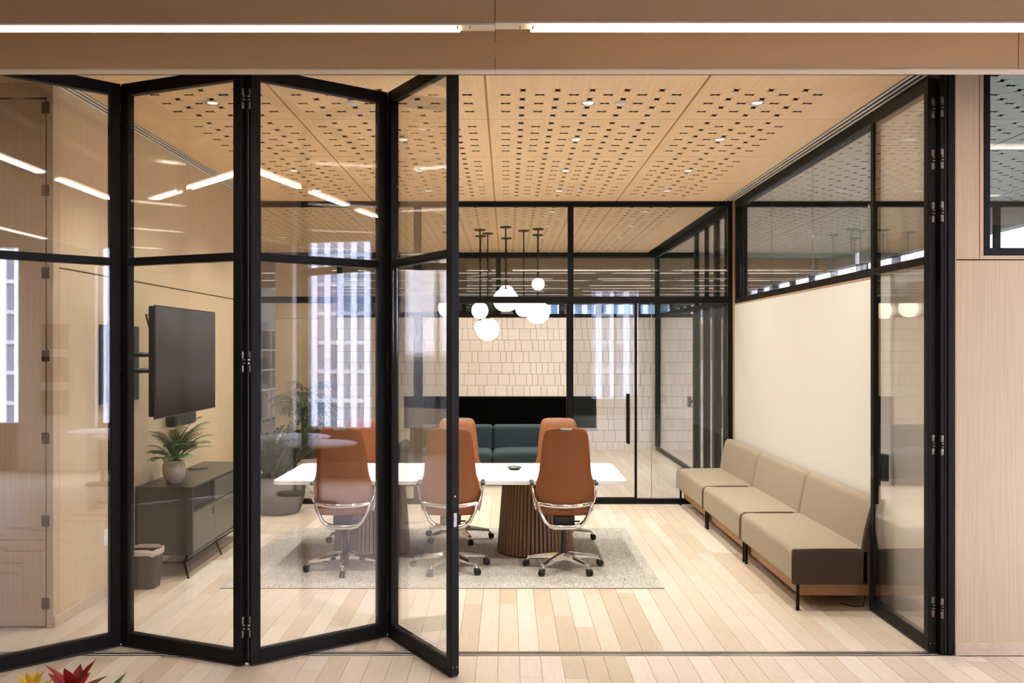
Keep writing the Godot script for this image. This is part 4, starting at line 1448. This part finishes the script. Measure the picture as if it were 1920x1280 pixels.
func credenza() -> void:
	var d0 := 7.95
	var d1 := 9.75
	var t := thing("credenza", "grey green lacquered credenza on splayed steel legs under the television", "cabinet", Vector3(-2.81, 0, -(d0 + d1) / 2.0))
	var h := (d1 - d0) / 2.0
	bar(t, "body", Vector3(-0.225, 0.2, -h + 0.004), Vector3(0.215, 0.728, h - 0.004), M.credenza, 0.003)
	bar(t, "top_panel", Vector3(-0.23, 0.728, -h), Vector3(0.24, 0.745, h), M.credenza, 0.002)
	bar(t, "base_panel", Vector3(-0.23, 0.185, -h), Vector3(0.24, 0.2, h), M.credenza, 0.002)
	for s in [-1.0, 1.0]:
		bar(t, "side_panel", Vector3(-0.23, 0.2, s * (h - 0.016) - (0.0 if s > 0 else 0.016) + (0.0 if s > 0 else 0.0)), Vector3(0.24, 0.728, s * (h - 0.016) + (0.016 if s > 0 else 0.0)), M.credenza, 0.002)
	var b := 0.585
	for k in 3:
		var z1 := h - 0.018 - b * k
		var z0 := z1 - b + 0.006
		if k == 0:
			bar(t, "open_shelf", Vector3(0.215, 0.535, z0), Vector3(0.238, 0.541, z1), M.credenza, 0.001)
			bar(t, "niche_back", Vector3(0.215, 0.541, z0 + 0.01), Vector3(0.22, 0.722, z1 - 0.01), M.soft_black, 0.0)
		else:
			var dr := hold(t, "drawer")
			bar(dr, "front", Vector3(0.216, 0.545, z0), Vector3(0.24, 0.722, z1), M.credenza_front, 0.002)
			bar(dr, "pull", Vector3(0.24, 0.700, (z0 + z1) / 2 - 0.03), Vector3(0.256, 0.708, (z0 + z1) / 2 + 0.03), M.brass, 0.002)
		var door := hold(t, "cupboard_door" if k == 0 else "drawer")
		bar(door, "front", Vector3(0.216, 0.206, z0), Vector3(0.24, 0.531, z1), M.credenza_front, 0.002)
		if k == 0:
			bar(door, "pull", Vector3(0.24, 0.43, z0 + 0.02), Vector3(0.254, 0.5, z0 + 0.03), M.brass, 0.002)
		else:
			bar(door, "pull", Vector3(0.24, 0.512, (z0 + z1) / 2 - 0.03), Vector3(0.256, 0.52, (z0 + z1) / 2 + 0.03), M.brass, 0.002)
	for z in [h - 0.03, 0.0, -h + 0.03]:
		for x in [0.16, -0.17]:
			var g := Geo.new()
			var sx := 0.05 if x > 0 else -0.03
			var sz: float = 0.05 * signf(z)
			g.tube([Vector3(x + sx * 0.6, 0.19, z - 0.02 * signf(z)), Vector3(x, 0.12, z), Vector3(x + sx, 0.0, z + sz)], [0.013, 0.011, 0.009], 8)
			part(t, "leg", g.mesh(), M.black_metal)
	var st := Geo.new()
	st.tube([Vector3(0.16, 0.12, -h + 0.03), Vector3(0.16, 0.12, h - 0.03)], 0.008, 8)
	st.tube([Vector3(-0.17, 0.12, -h + 0.03), Vector3(-0.17, 0.12, h - 0.03)], 0.008, 8)
	for z in [h - 0.03, -h + 0.03]:
		st.tube([Vector3(0.16, 0.12, z), Vector3(-0.17, 0.12, z)], 0.008, 8)
	part(t, "stretcher", st.mesh(), M.black_metal)

	var tv := thing("television", "large dark flat screen swung out from the veneer wall on an arm", "television", Vector3(-2.55, 1.78, -7.77), 0.0)
	bar(tv, "housing", Vector3(-0.055, -0.40, -0.70), Vector3(-0.008, 0.41, 0.715), M.plastic_black, 0.006)
	bar(tv, "bezel", Vector3(-0.012, -0.417, -0.727), Vector3(0.0, 0.417, 0.727), M.plastic_black, 0.003)
	bar(tv, "screen", Vector3(0.0, -0.408, -0.718), Vector3(0.0015, 0.408, 0.718), M.screen, 0.0)
	bar(tv, "back_box", Vector3(-0.095, -0.3, -0.5), Vector3(-0.055, 0.24, 0.6), M.plastic_black, 0.01)
	var ar := Geo.new()
	for z in [-0.2, 0.25]:
		ar.box(Vector3(-0.12, 0.0, z), Vector3(0.05, 0.5, 0.04), 0.004)
	ar.box(Vector3(-0.13, 0.05, 0.02), Vector3(0.03, 0.06, 0.5), 0.004)
	ar.tube([Vector3(-0.13, 0.05, 0.05), Vector3(-0.32, 0.05, -0.25), Vector3(-0.47, 0.05, 0.0)], 0.022, 8)
	ar.tube([Vector3(-0.13, -0.08, 0.05), Vector3(-0.32, -0.08, -0.25), Vector3(-0.47, -0.08, 0.0)], 0.022, 8)
	ar.tube([Vector3(-0.10, 0.24, 0.56), Vector3(-0.13, 0.35, 0.56), Vector3(-0.07, 0.35, 0.60), Vector3(-0.06, 0.26, 0.60)], 0.008, 6)
	part(tv, "wall_arm", ar.mesh(), M.plastic_black)
	bar(tv, "wall_plate", Vector3(-0.498, -0.32, -0.22), Vector3(-0.475, 0.28, 0.52), M.plastic_black, 0.004)

	var vb := thing("video_bar", "small black video bar on the wall below the television", "camera", Vector3(-3.05, 1.24, -8.86))
	bar(vb, "body", Vector3(0.03, -0.058, -0.29), Vector3(0.13, 0.055, 0.29), M.plastic_black, 0.02)
	bar(vb, "bracket", Vector3(0.0, -0.03, -0.05), Vector3(0.03, 0.03, 0.05), M.plastic_black, 0.002)
	var wb := thing("control_box", "flat black control box on the wall above the credenza", "box", Vector3(-3.05, 0.985, -8.95))
	bar(wb, "body", Vector3(0.0, -0.028, -0.13), Vector3(0.15, 0.028, 0.13), M.plastic_black, 0.006)
	bar(wb, "front_plate", Vector3(0.15, -0.02, -0.12), Vector3(0.153, 0.02, 0.12), M.satin_steel, 0.001)
	var rc := thing("remote_control", "slim black remote lying on the credenza behind the small palm", "remote", Vector3(-2.9, 0.745, -9.13), 0.5)
	var g := Geo.new()
	g.rbox(Vector3(0, 0.009, 0), Vector3(0.17, 0.018, 0.045), 0.008, 3)
	part(rc, "body", g.mesh(), M.plastic_black)
	bar(rc, "trim_strip", Vector3(-0.08, 0.004, 0.0225), Vector3(0.08, 0.010, 0.024), M.chrome, 0.0)
	var o := thing("wall_outlet", "white wall outlet plate low on the veneer wall", "outlet", Vector3(LEFT, 0.445, -7.38))
	bar(o, "plate", Vector3(0, -0.062, -0.038), Vector3(0.006, 0.062, 0.038), M.white, 0.002)
	for y in [-0.028, 0.028]:
		var s := Geo.new()
		s.box(Vector3(0.0065, y, 0), Vector3(0.003, 0.036, 0.032), 0.001)
		part(o, "socket", s.mesh(), M.white_board)
	var bin := thing("waste_bin", "black waste bin with a pale liner edge beside the credenza", "bin", Vector3(-2.865, 0.0, -7.66))
	var lo := rounded(0.22, 0.19, 0.05)
	var hi := rounded(0.27, 0.24, 0.06)
	var rings := []
	for y in [0.0, 0.30]:
		var ring := PackedVector3Array()
		for i in lo.size():
			var q := lo[i].lerp(hi[i], y / 0.30)
			ring.append(Vector3(q.x, y, q.y))
		rings.append(ring)
	for y in [0.30, 0.02]:
		var ring := PackedVector3Array()
		for i in lo.size():
			var q := lo[i].lerp(hi[i], y / 0.30) * 0.96
			ring.append(Vector3(q.x, y, q.y))
		rings.append(ring)
	var bg := Geo.new()
	bg.rows(rings, true, true, -1)
	part(bin, "body", bg.mesh(), M.plastic_black)
	var ln := Geo.new()
	var lr := []
	for a in [[1.02, 0.262], [1.035, 0.285], [1.01, 0.309], [0.95, 0.304], [0.95, 0.25]]:
		var ring := PackedVector3Array()
		for i in hi.size():
			ring.append(Vector3(hi[i].x * a[0], a[1] + 0.006 * sin(i * 1.3), hi[i].y * a[0]))
		lr.append(ring)
	ln.rows(lr, true, false)
	part(bin, "liner", ln.mesh(), M.bag_liner)


func lounge() -> void:
	var t := thing("lounge_sofa", "dark teal lounge sofa with two seats seen past the table", "sofa", Vector3(-0.2, 0, -13.75))
	for s in [-1.0, 1.0]:
		var seat := Geo.new()
		seat.rbox(Vector3(s * 0.60, 0.315, 0.12), Vector3(1.199, 0.27, 0.80), 0.07, 4, Bend.new("lounge_seat"), 6)
		part(t, "seat_cushion", seat.mesh(), M.teal_cloth)
		var back := Geo.new()
		back.rbox(Vector3(s * 0.60, 0.585, -0.30), Vector3(1.199, 0.38, 0.22), 0.055, 4, Bend.new("lounge_back"), 4)
		part(t, "back_cushion", back.mesh(), M.teal_cloth)
	var arm := Geo.new()
	arm.rbox(Vector3(-1.27, 0.36, 0.05), Vector3(0.16, 0.40, 0.92), 0.079, 5)
	part(t, "armrest", arm.mesh(), M.teal_cloth)
	bar(t, "back_board", Vector3(-1.18, 0.18, -0.43), Vector3(1.18, 0.66, -0.36), M.teal_cloth, 0.01)
	bar(t, "base_frame", Vector3(-1.2, 0.1, -0.36), Vector3(1.15, 0.18, 0.46), M.soft_black, 0.004)
	for x in [-1.1, 1.05]:
		for z in [-0.3, 0.4]:
			bar(t, "leg", Vector3(x - 0.02, 0, z - 0.02), Vector3(x + 0.02, 0.1, z + 0.02), M.black_metal, 0.002)
	var fp := thing("wall_fireplace", "long low black glass panel set on the tiled lounge wall", "fireplace", Vector3(-0.12, 0.70, -TILED + 0.002))
	bar(fp, "frame", Vector3(-1.78, -0.294, 0.0), Vector3(1.78, 0.294, 0.02), M.black_metal, 0.003)
	bar(fp, "dark_glass", Vector3(-1.75, -0.264, 0.02), Vector3(1.75, 0.264, 0.024), M.fire_glass, 0.0)
	# bookshelf on the far left wall
	var b := thing("bookshelf", "pale bookshelf with open shelves over cupboards at the lounge end", "bookshelf", Vector3(-6.5, 0, -25.3))
	bar(b, "back_panel", Vector3(0.0, 0, -1.9), Vector3(0.02, 2.36, 1.9), M.walnut, 0.0)
	for z in [-1.9, -0.95, 0.0, 0.95, 1.9]:
		bar(b, "upright", Vector3(0.02, 0, z - 0.02), Vector3(0.36, 2.36, z + 0.02), M.white, 0.002)
	for y in [0.82, 1.33, 1.84, 2.35]:
		bar(b, "shelf", Vector3(0.02, y - 0.02, -1.9), Vector3(0.36, y + 0.02, 1.9), M.white, 0.002)
	for k in 4:
		var dr := hold(b, "cupboard_door")
		bar(dr, "front", Vector3(0.355, 0.08, -1.87 + 0.95 * k), Vector3(0.372, 0.79, -0.98 + 0.95 * k), M.baseboard_wood, 0.002)
		bar(dr, "pull", Vector3(0.372, 0.68, -1.4 + 0.95 * k), Vector3(0.385, 0.7, -1.3 + 0.95 * k), M.black_metal, 0.001)
	bar(b, "kick_panel", Vector3(0.02, 0, -1.9), Vector3(0.33, 0.08, 1.9), M.soft_black, 0.0)
	for a in [[1.86, -24.1, "small pale vase with leaves on the top shelf", 0.10], [1.35, -24.2, "small white pot on the middle shelf", 0.06], [0.84, -24.1, "small dark pot with leaves on the lower shelf", 0.09]]:
		var v := thing("shelf_plant", a[2], "plant", Vector3(-6.28, a[0], a[1]), 0.0, "small plants on the bookshelf")
		var g := Geo.new()
		g.lathe([Vector2(0, 0), Vector2(0.05, 0), Vector2(0.07, 0.08), Vector2(0.055, 0.15), Vector2(0.045, 0.15), Vector2(0, 0.13)], Vector3.ZERO, 16)
		part(v, "pot", g.mesh(), M.white)
		var l := Geo.new()
		for k in 14:
			var ang := k * 2.4
			l.leaf(Vector3(0, 0.14, 0), Vector3(cos(ang) * 0.7, 0.8, sin(ang) * 0.7).normalized(), Vector3.UP, a[3] * 2.2, 0.05, 0.3, 3)
		part(v, "leaves", l.mesh(), M.leaf_fan)


func pendant(label: String, x: float, d: float, y: float, r: float, flat: float, power: float) -> void:
	var t := thing("pendant_lamp", label, "pendant lamp", Vector3(x, y, -d), 0.0, "globe pendants over the lounge")
	var g := Geo.new()
	var prof := []
	for k in 17:
		var a := -PI / 2 + PI * k / 16.0
		var rr := pow(cos(a), 0.82) if k > 0 and k < 16 else 0.0
		prof.append(Vector2(r * rr, r * flat * sin(a) * (0.94 if a > 0 else 1.0)))
	g.smooth = 10
	var start := g.v.size()
	g.lathe(prof, Vector3.ZERO, 28)
	for i in g.g.size():
		g.g[i] = 10
	part(t, "globe", g.mesh(), M.globe)
	var top := r * flat * 0.93
	var c := Geo.new()
	c.lathe([Vector2(0, top - 0.01), Vector2(0.028, top - 0.01), Vector2(0.026, top + 0.012), Vector2(0.006, top + 0.02), Vector2(0, top + 0.02)], Vector3.ZERO, 16)
	part(t, "cap", c.mesh(), M.black_metal)
	var rod := Geo.new()
	rod.tube([Vector3(0, top + 0.01, 0), Vector3(0, CEIL - y - 0.01, 0)], 0.011, 8)
	part(t, "rod", rod.mesh(), M.black_metal)
	var cn := Geo.new()
	cn.lathe([Vector2(0, CEIL - y - 0.03), Vector2(0.03, CEIL - y - 0.03), Vector2(0.085, CEIL - y - 0.018), Vector2(0.085, CEIL - y - 0.001), Vector2(0, CEIL - y - 0.001)], Vector3.ZERO, 24)
	part(t, "canopy", cn.mesh(), M.black_metal)
	var l := OmniLight3D.new()
	l.name = "bulb"
	l.light_color = Color(1.0, 0.88, 0.72)
	l.light_energy = power
	l.light_size = r * 0.8
	l.omni_range = 14.0
	l.omni_attenuation = 2.0
	l.shadow_enabled = true
	t.add_child(l)


func pendants() -> void:
	# label, x, d, y of the middle, radius, flatness, light
	for a in [
		["large flattened white globe at the centre of the pendant cluster", -0.014, 14.17, 2.588, 0.186, 0.92, 0.10],
		["medium white globe peeking out above the large central one", -0.006, 15.6, 2.78, 0.125, 0.95, 0.06],
		["smallest and highest white globe of the pendant cluster", 0.467, 14.4, 2.834, 0.096, 0.98, 0.05],
		["large white globe hanging below the smallest one", 0.483, 15.15, 2.446, 0.19, 0.95, 0.07],
		["small white globe squeezed between the two large ones", 0.257, 14.6, 2.475, 0.125, 0.95, 0.06],
		["round white globe hanging just left of the central one", -0.40, 14.5, 2.447, 0.125, 1.0, 0.07],
		["small white globe mostly hidden behind the lowest one", -0.41, 15.3, 2.22, 0.10, 1.0, 0.05],
		["large white globe hanging lowest in the pendant cluster", -0.292, 14.95, 2.175, 0.178, 0.98, 0.10],
		["white globe half hidden by the free door stile", -0.90, 14.8, 2.50, 0.145, 1.0, 0.08]]:
		pendant(a[0], a[1], a[2], a[3], a[4], a[5], a[6])


# ---------------------------------------------------------------- plants
func feather(sd: int, length: float, leaflets: int, leaf_len: float, leaf_w: float, droop: float, rise: float) -> ArrayMesh:
	var r := RandomNumberGenerator.new()
	r.seed = sd
	var g := Geo.new()
	var pts := []
	for k in 9:
		var f := k / 8.0
		pts.append(Vector3(0, length * rise * f - length * droop * f * f, -length * f * (1.0 - 0.2 * (rise))))
	g.tube(pts, [0.005, 0.0045, 0.004, 0.004, 0.0035, 0.003, 0.0025, 0.002, 0.0015], 5)
	for k in leaflets:
		var f := lerpf(0.28, 1.0, float(k) / (leaflets - 1))
		var q := f * 8.0
		var i := mini(int(q), 7)
		var p: Vector3 = (pts[i] as Vector3).lerp(pts[i + 1], q - i)
		var t: Vector3 = ((pts[i + 1] as Vector3) - (pts[i] as Vector3)).normalized()
		var l := leaf_len * (0.55 + 0.6 * sin(PI * clampf(f * 0.95, 0, 1))) * r.randf_range(0.9, 1.1)
		for s in [-1.0, 1.0]:
			var dir := (Vector3(s, 0.15, 0) * 0.75 + t * 0.75).normalized()
			g.leaf(p, dir, Vector3.UP, l, leaf_w, 0.35, 3, 0.3)
	return g.mesh()


func palm_pot() -> void:
	var t := thing("potted_palm", "small feathery palm in a ribbed beige pot on the credenza", "plant", Vector3(-2.81, 0.745, -8.2))
	var g := Geo.new()
	var prof := [Vector2(0, 0), Vector2(0.05, 0), Vector2(0.062, 0.008), Vector2(0.086, 0.05), Vector2(0.096, 0.10), Vector2(0.092, 0.145), Vector2(0.078, 0.18), Vector2(0.073, 0.19), Vector2(0.066, 0.188), Vector2(0.07, 0.16), Vector2(0, 0.155)]
	g.lathe(prof, Vector3.ZERO, 32)
	part(t, "pot", g.mesh(), M.pot_glaze)
	var rb := Geo.new()
	for k in 24:
		var a := TAU * k / 24.0
		rb.tube([Vector3(cos(a) * 0.092, 0.14, sin(a) * 0.092), Vector3(cos(a) * 0.083, 0.168, sin(a) * 0.083), Vector3(cos(a) * 0.075, 0.189, sin(a) * 0.075)], 0.004, 5)
	part(t, "pot_ribs", rb.mesh(), M.pot_glaze)
	var s := Geo.new()
	s.lathe([Vector2(0, 0.16), Vector2(0.068, 0.16), Vector2(0.066, 0.168), Vector2(0, 0.17)], Vector3.ZERO, 20)
	part(t, "soil", s.mesh(), M.soil)
	var kinds := []
	for k in 3:
		kinds.append(feather(90 + k, 0.40, 17, 0.095, 0.0105, 0.55, 1.15))
	var r := RandomNumberGenerator.new()
	r.seed = 12
	for k in 34:
		var f := part(t, "frond", kinds[k % 3], M.leaf_palm, Vector3(0, 0.165, 0), Vector3(r.randf_range(-0.45, 0.45), k * 2.399, 0))
		f.scale = Vector3.ONE * r.randf_range(0.78, 1.16)
		var out := f.basis.orthonormalized() * Vector3.FORWARD
		if out.x < -0.2:   # the wall is close: these lean into the room
			f.rotation.y = PI - 0.55 * absf(out.x) if out.z > 0 else 0.5 * absf(out.x)
			f.scale *= 0.85


func zz_pot() -> void:
	var t := thing("potted_zz_plant", "glossy dark leafy plant in a large grey stone pot by the rear glass wall", "plant", Vector3(-2.62, 0.0, -11.12))
	var g := Geo.new()
	g.lathe([Vector2(0, 0), Vector2(0.22, 0), Vector2(0.25, 0.02), Vector2(0.295, 0.16), Vector2(0.315, 0.30), Vector2(0.305, 0.42), Vector2(0.29, 0.425), Vector2(0.285, 0.38), Vector2(0, 0.37)], Vector3.ZERO, 40)
	part(t, "pot", g.mesh(), M.pot_stone)
	var s := Geo.new()
	s.lathe([Vector2(0, 0.38), Vector2(0.285, 0.38), Vector2(0.28, 0.392), Vector2(0, 0.40)], Vector3.ZERO, 24)
	part(t, "soil", s.mesh(), M.soil)
	var kinds := []
	for k in 3:
		var r := RandomNumberGenerator.new()
		r.seed = 200 + k
		var q := Geo.new()
		var l := 0.62 + 0.05 * k
		var pts := []
		for i in 7:
			var f := i / 6.0
			pts.append(Vector3(0, l * f * (1.0 - 0.22 * f), -l * 0.55 * f * f))
		q.tube(pts, [0.013, 0.012, 0.011, 0.009, 0.007, 0.005, 0.003], 6)
		for i in 14:
			var f := lerpf(0.16, 1.0, i / 13.0)
			var z := f * 6.0
			var a := mini(int(z), 5)
			var p: Vector3 = (pts[a] as Vector3).lerp(pts[a + 1], z - a)
			var tt: Vector3 = ((pts[a + 1] as Vector3) - (pts[a] as Vector3)).normalized()
			for sg in [-1.0, 1.0]:
				q.leaf(p, (Vector3(sg, 0.1, 0) * 0.8 + tt * 0.75).normalized(), Vector3(0, 0.6, 0.8), r.randf_range(0.09, 0.12), 0.036, 0.15, 4, 0.25)
		kinds.append(q.mesh())
	var rr := RandomNumberGenerator.new()
	rr.seed = 5
	for k in 24:
		var a := lerpf(-1.15, 2.0, fmod(k * 0.618, 1.0))   # fronds lean away from the wall and the glass
		var d := 0.05 + 0.15 * sqrt(k / 24.0)
		var f := part(t, "frond", kinds[k % 3], M.leaf_glossy, Vector3(cos(a * 1.9) * d, 0.385, sin(a * 1.9) * d), Vector3(0, -a - PI / 2, 0))
		f.rotation = Vector3(rr.randf_range(-0.25, 0.42), -a - PI / 2 + rr.randf_range(-0.3, 0.3), rr.randf_range(-0.2, 0.2))
		f.scale = Vector3.ONE * rr.randf_range(0.72, 1.05)


func fan_palm() -> void:
	var t := thing("potted_fan_palm", "tall fan palm in a dark brown pot in the lounge", "plant", Vector3(-3.44, 0.0, -16.7))
	var g := Geo.new()
	g.lathe([Vector2(0, 0), Vector2(0.2, 0), Vector2(0.22, 0.02), Vector2(0.26, 0.46), Vector2(0.245, 0.47), Vector2(0.24, 0.43), Vector2(0, 0.42)], Vector3.ZERO, 32)
	part(t, "pot", g.mesh(), M.pot_dark)
	var kinds := []
	for k in 3:
		var r := RandomNumberGenerator.new()
		r.seed = 300 + k
		var q := Geo.new()
		var l := 0.34 + 0.03 * k
		q.tube([Vector3.ZERO, Vector3(0, l * 0.45, -l * 0.3), Vector3(0, l * 0.7, -l * 0.75)], [0.006, 0.005, 0.004], 5)
		var hub := Vector3(0, l * 0.7, -l * 0.75)
		for i in 11:
			var a := lerpf(-1.9, 1.9, i / 10.0)
			q.leaf(hub, Vector3(sin(a), 0.25 * cos(a), -cos(a)).normalized(), Vector3.UP, r.randf_range(0.26, 0.34), 0.036, 0.45, 3, 0.3)
		kinds.append(q.mesh())
	var r := RandomNumberGenerator.new()
	r.seed = 8
	for k in 7:
		var a := k * 0.9
		var h := 0.45 + 0.075 * k
		var st := Geo.new()
		var top := Vector3(cos(a) * 0.13, 0.42 + h * 0.72, sin(a) * 0.13)
		st.tube([Vector3(cos(a) * 0.07, 0.4, sin(a) * 0.07), top], 0.012, 6)
		part(t, "stem", st.mesh(), M.stem_green)
		for i in 6:
			var f := part(t, "frond", kinds[(k + i) % 3], M.leaf_fan, top - Vector3(0, 0.07 * i, 0), Vector3(r.randf_range(-0.3, 0.3), i * 2.1 + k, 0))
			f.scale = Vector3.ONE * r.randf_range(0.8, 1.05)


func bromeliads() -> void:
	var b := thing("planter_box", "low pale planter at the bottom left picture corner", "planter", Vector3(-1.12, 0.0, -2.6))
	bar(b, "trough", Vector3(-0.42, 0.0, -0.16), Vector3(0.42, 0.72, 0.16), M.white, 0.006)
	bar(b, "soil", Vector3(-0.40, 0.72, -0.14), Vector3(0.40, 0.725, 0.14), M.soil, 0.0)
	var r := RandomNumberGenerator.new()
	r.seed = 31
	for a in [[-1.16, 2.6, "red flowering bromeliad with dark strap leaves at bottom left", "bract_red", 1.06, 1.0], [-1.27, 2.6, "yellow flowering bromeliad at the bottom left picture edge", "bract_yellow", 1.075, 0.62]]:
		var t := thing("bromeliad", a[2], "plant", Vector3(a[0], 0.725, -a[1]))
		var st := Geo.new()
		var top: float = a[4] - 0.725 - 0.09
		st.tube([Vector3.ZERO, Vector3(0, top, 0)], 0.012, 8)
		part(t, "stem", st.mesh(), M.stem_green)
		for k in 12:
			var ang := k * 2.399 + 0.3
			var g := Geo.new()
			var tilt := lerpf(0.15, 0.85, k / 11.0)
			g.leaf(Vector3(0, top - 0.05 + 0.035 * tilt, 0), Vector3(cos(ang) * sin(1.35 - tilt), cos(1.35 - tilt) * 1.0, sin(ang) * sin(1.35 - tilt)).normalized(), Vector3.UP, r.randf_range(0.10, 0.135) * a[5], 0.036 * a[5], 0.1, 4, 0.5)
			part(t, "bract", g.mesh(), M[a[3]])
		if a[5] > 0.9:
			for k in 11:
				var ang := k * 2.399 + 0.15
				var g := Geo.new()
				g.leaf(Vector3(0, 0.02, 0), Vector3(cos(ang) * 0.62, 0.85, sin(ang) * 0.62).normalized(), Vector3.UP, r.randf_range(0.30, 0.42), 0.042, 0.32, 6, 0.35)
				part(t, "strap_leaf", g.mesh(), M.leaf_strap)


func corridor_tables() -> void:
	for a in [[4.15, 3.75, "round white cafe table by the corridor windows, nearer the doors"], [4.9, 3.1, "round white cafe table by the corridor windows, farther from the doors"]]:
		var t := thing("cafe_table", a[2], "table", Vector3(a[0], 0, -a[1]), 0.0, "cafe tables reflected in the door glass")
		var g := Geo.new()
		g.lathe([Vector2(0, 0.715), Vector2(0.44, 0.715), Vector2(0.455, 0.725), Vector2(0.455, 0.735), Vector2(0.44, 0.742), Vector2(0, 0.742)], Vector3.ZERO, 40)
		part(t, "table_top", g.mesh(), M.table_white)
		var p := Geo.new()
		p.lathe([Vector2(0, 0), Vector2(0.24, 0), Vector2(0.24, 0.012), Vector2(0.03, 0.03), Vector2(0.025, 0.715), Vector2(0, 0.715)], Vector3.ZERO, 24)
		part(t, "pedestal", p.mesh(), M.black_metal)


func _ready() -> void:
	view()
	materials()
	floor_boards()
	ceiling_panels()
	walls()
	rear_wall()
	lounge_walls()
	outer_shell()
	city()
	corridor()
	ceiling_fittings()
	folding_doors()
	rug()
	meeting_table()
	chairs()
	sofa()
	credenza()
	lounge()
	pendants()
	palm_pot()
	zz_pot()
	fan_palm()
	bromeliads()
	corridor_tables()
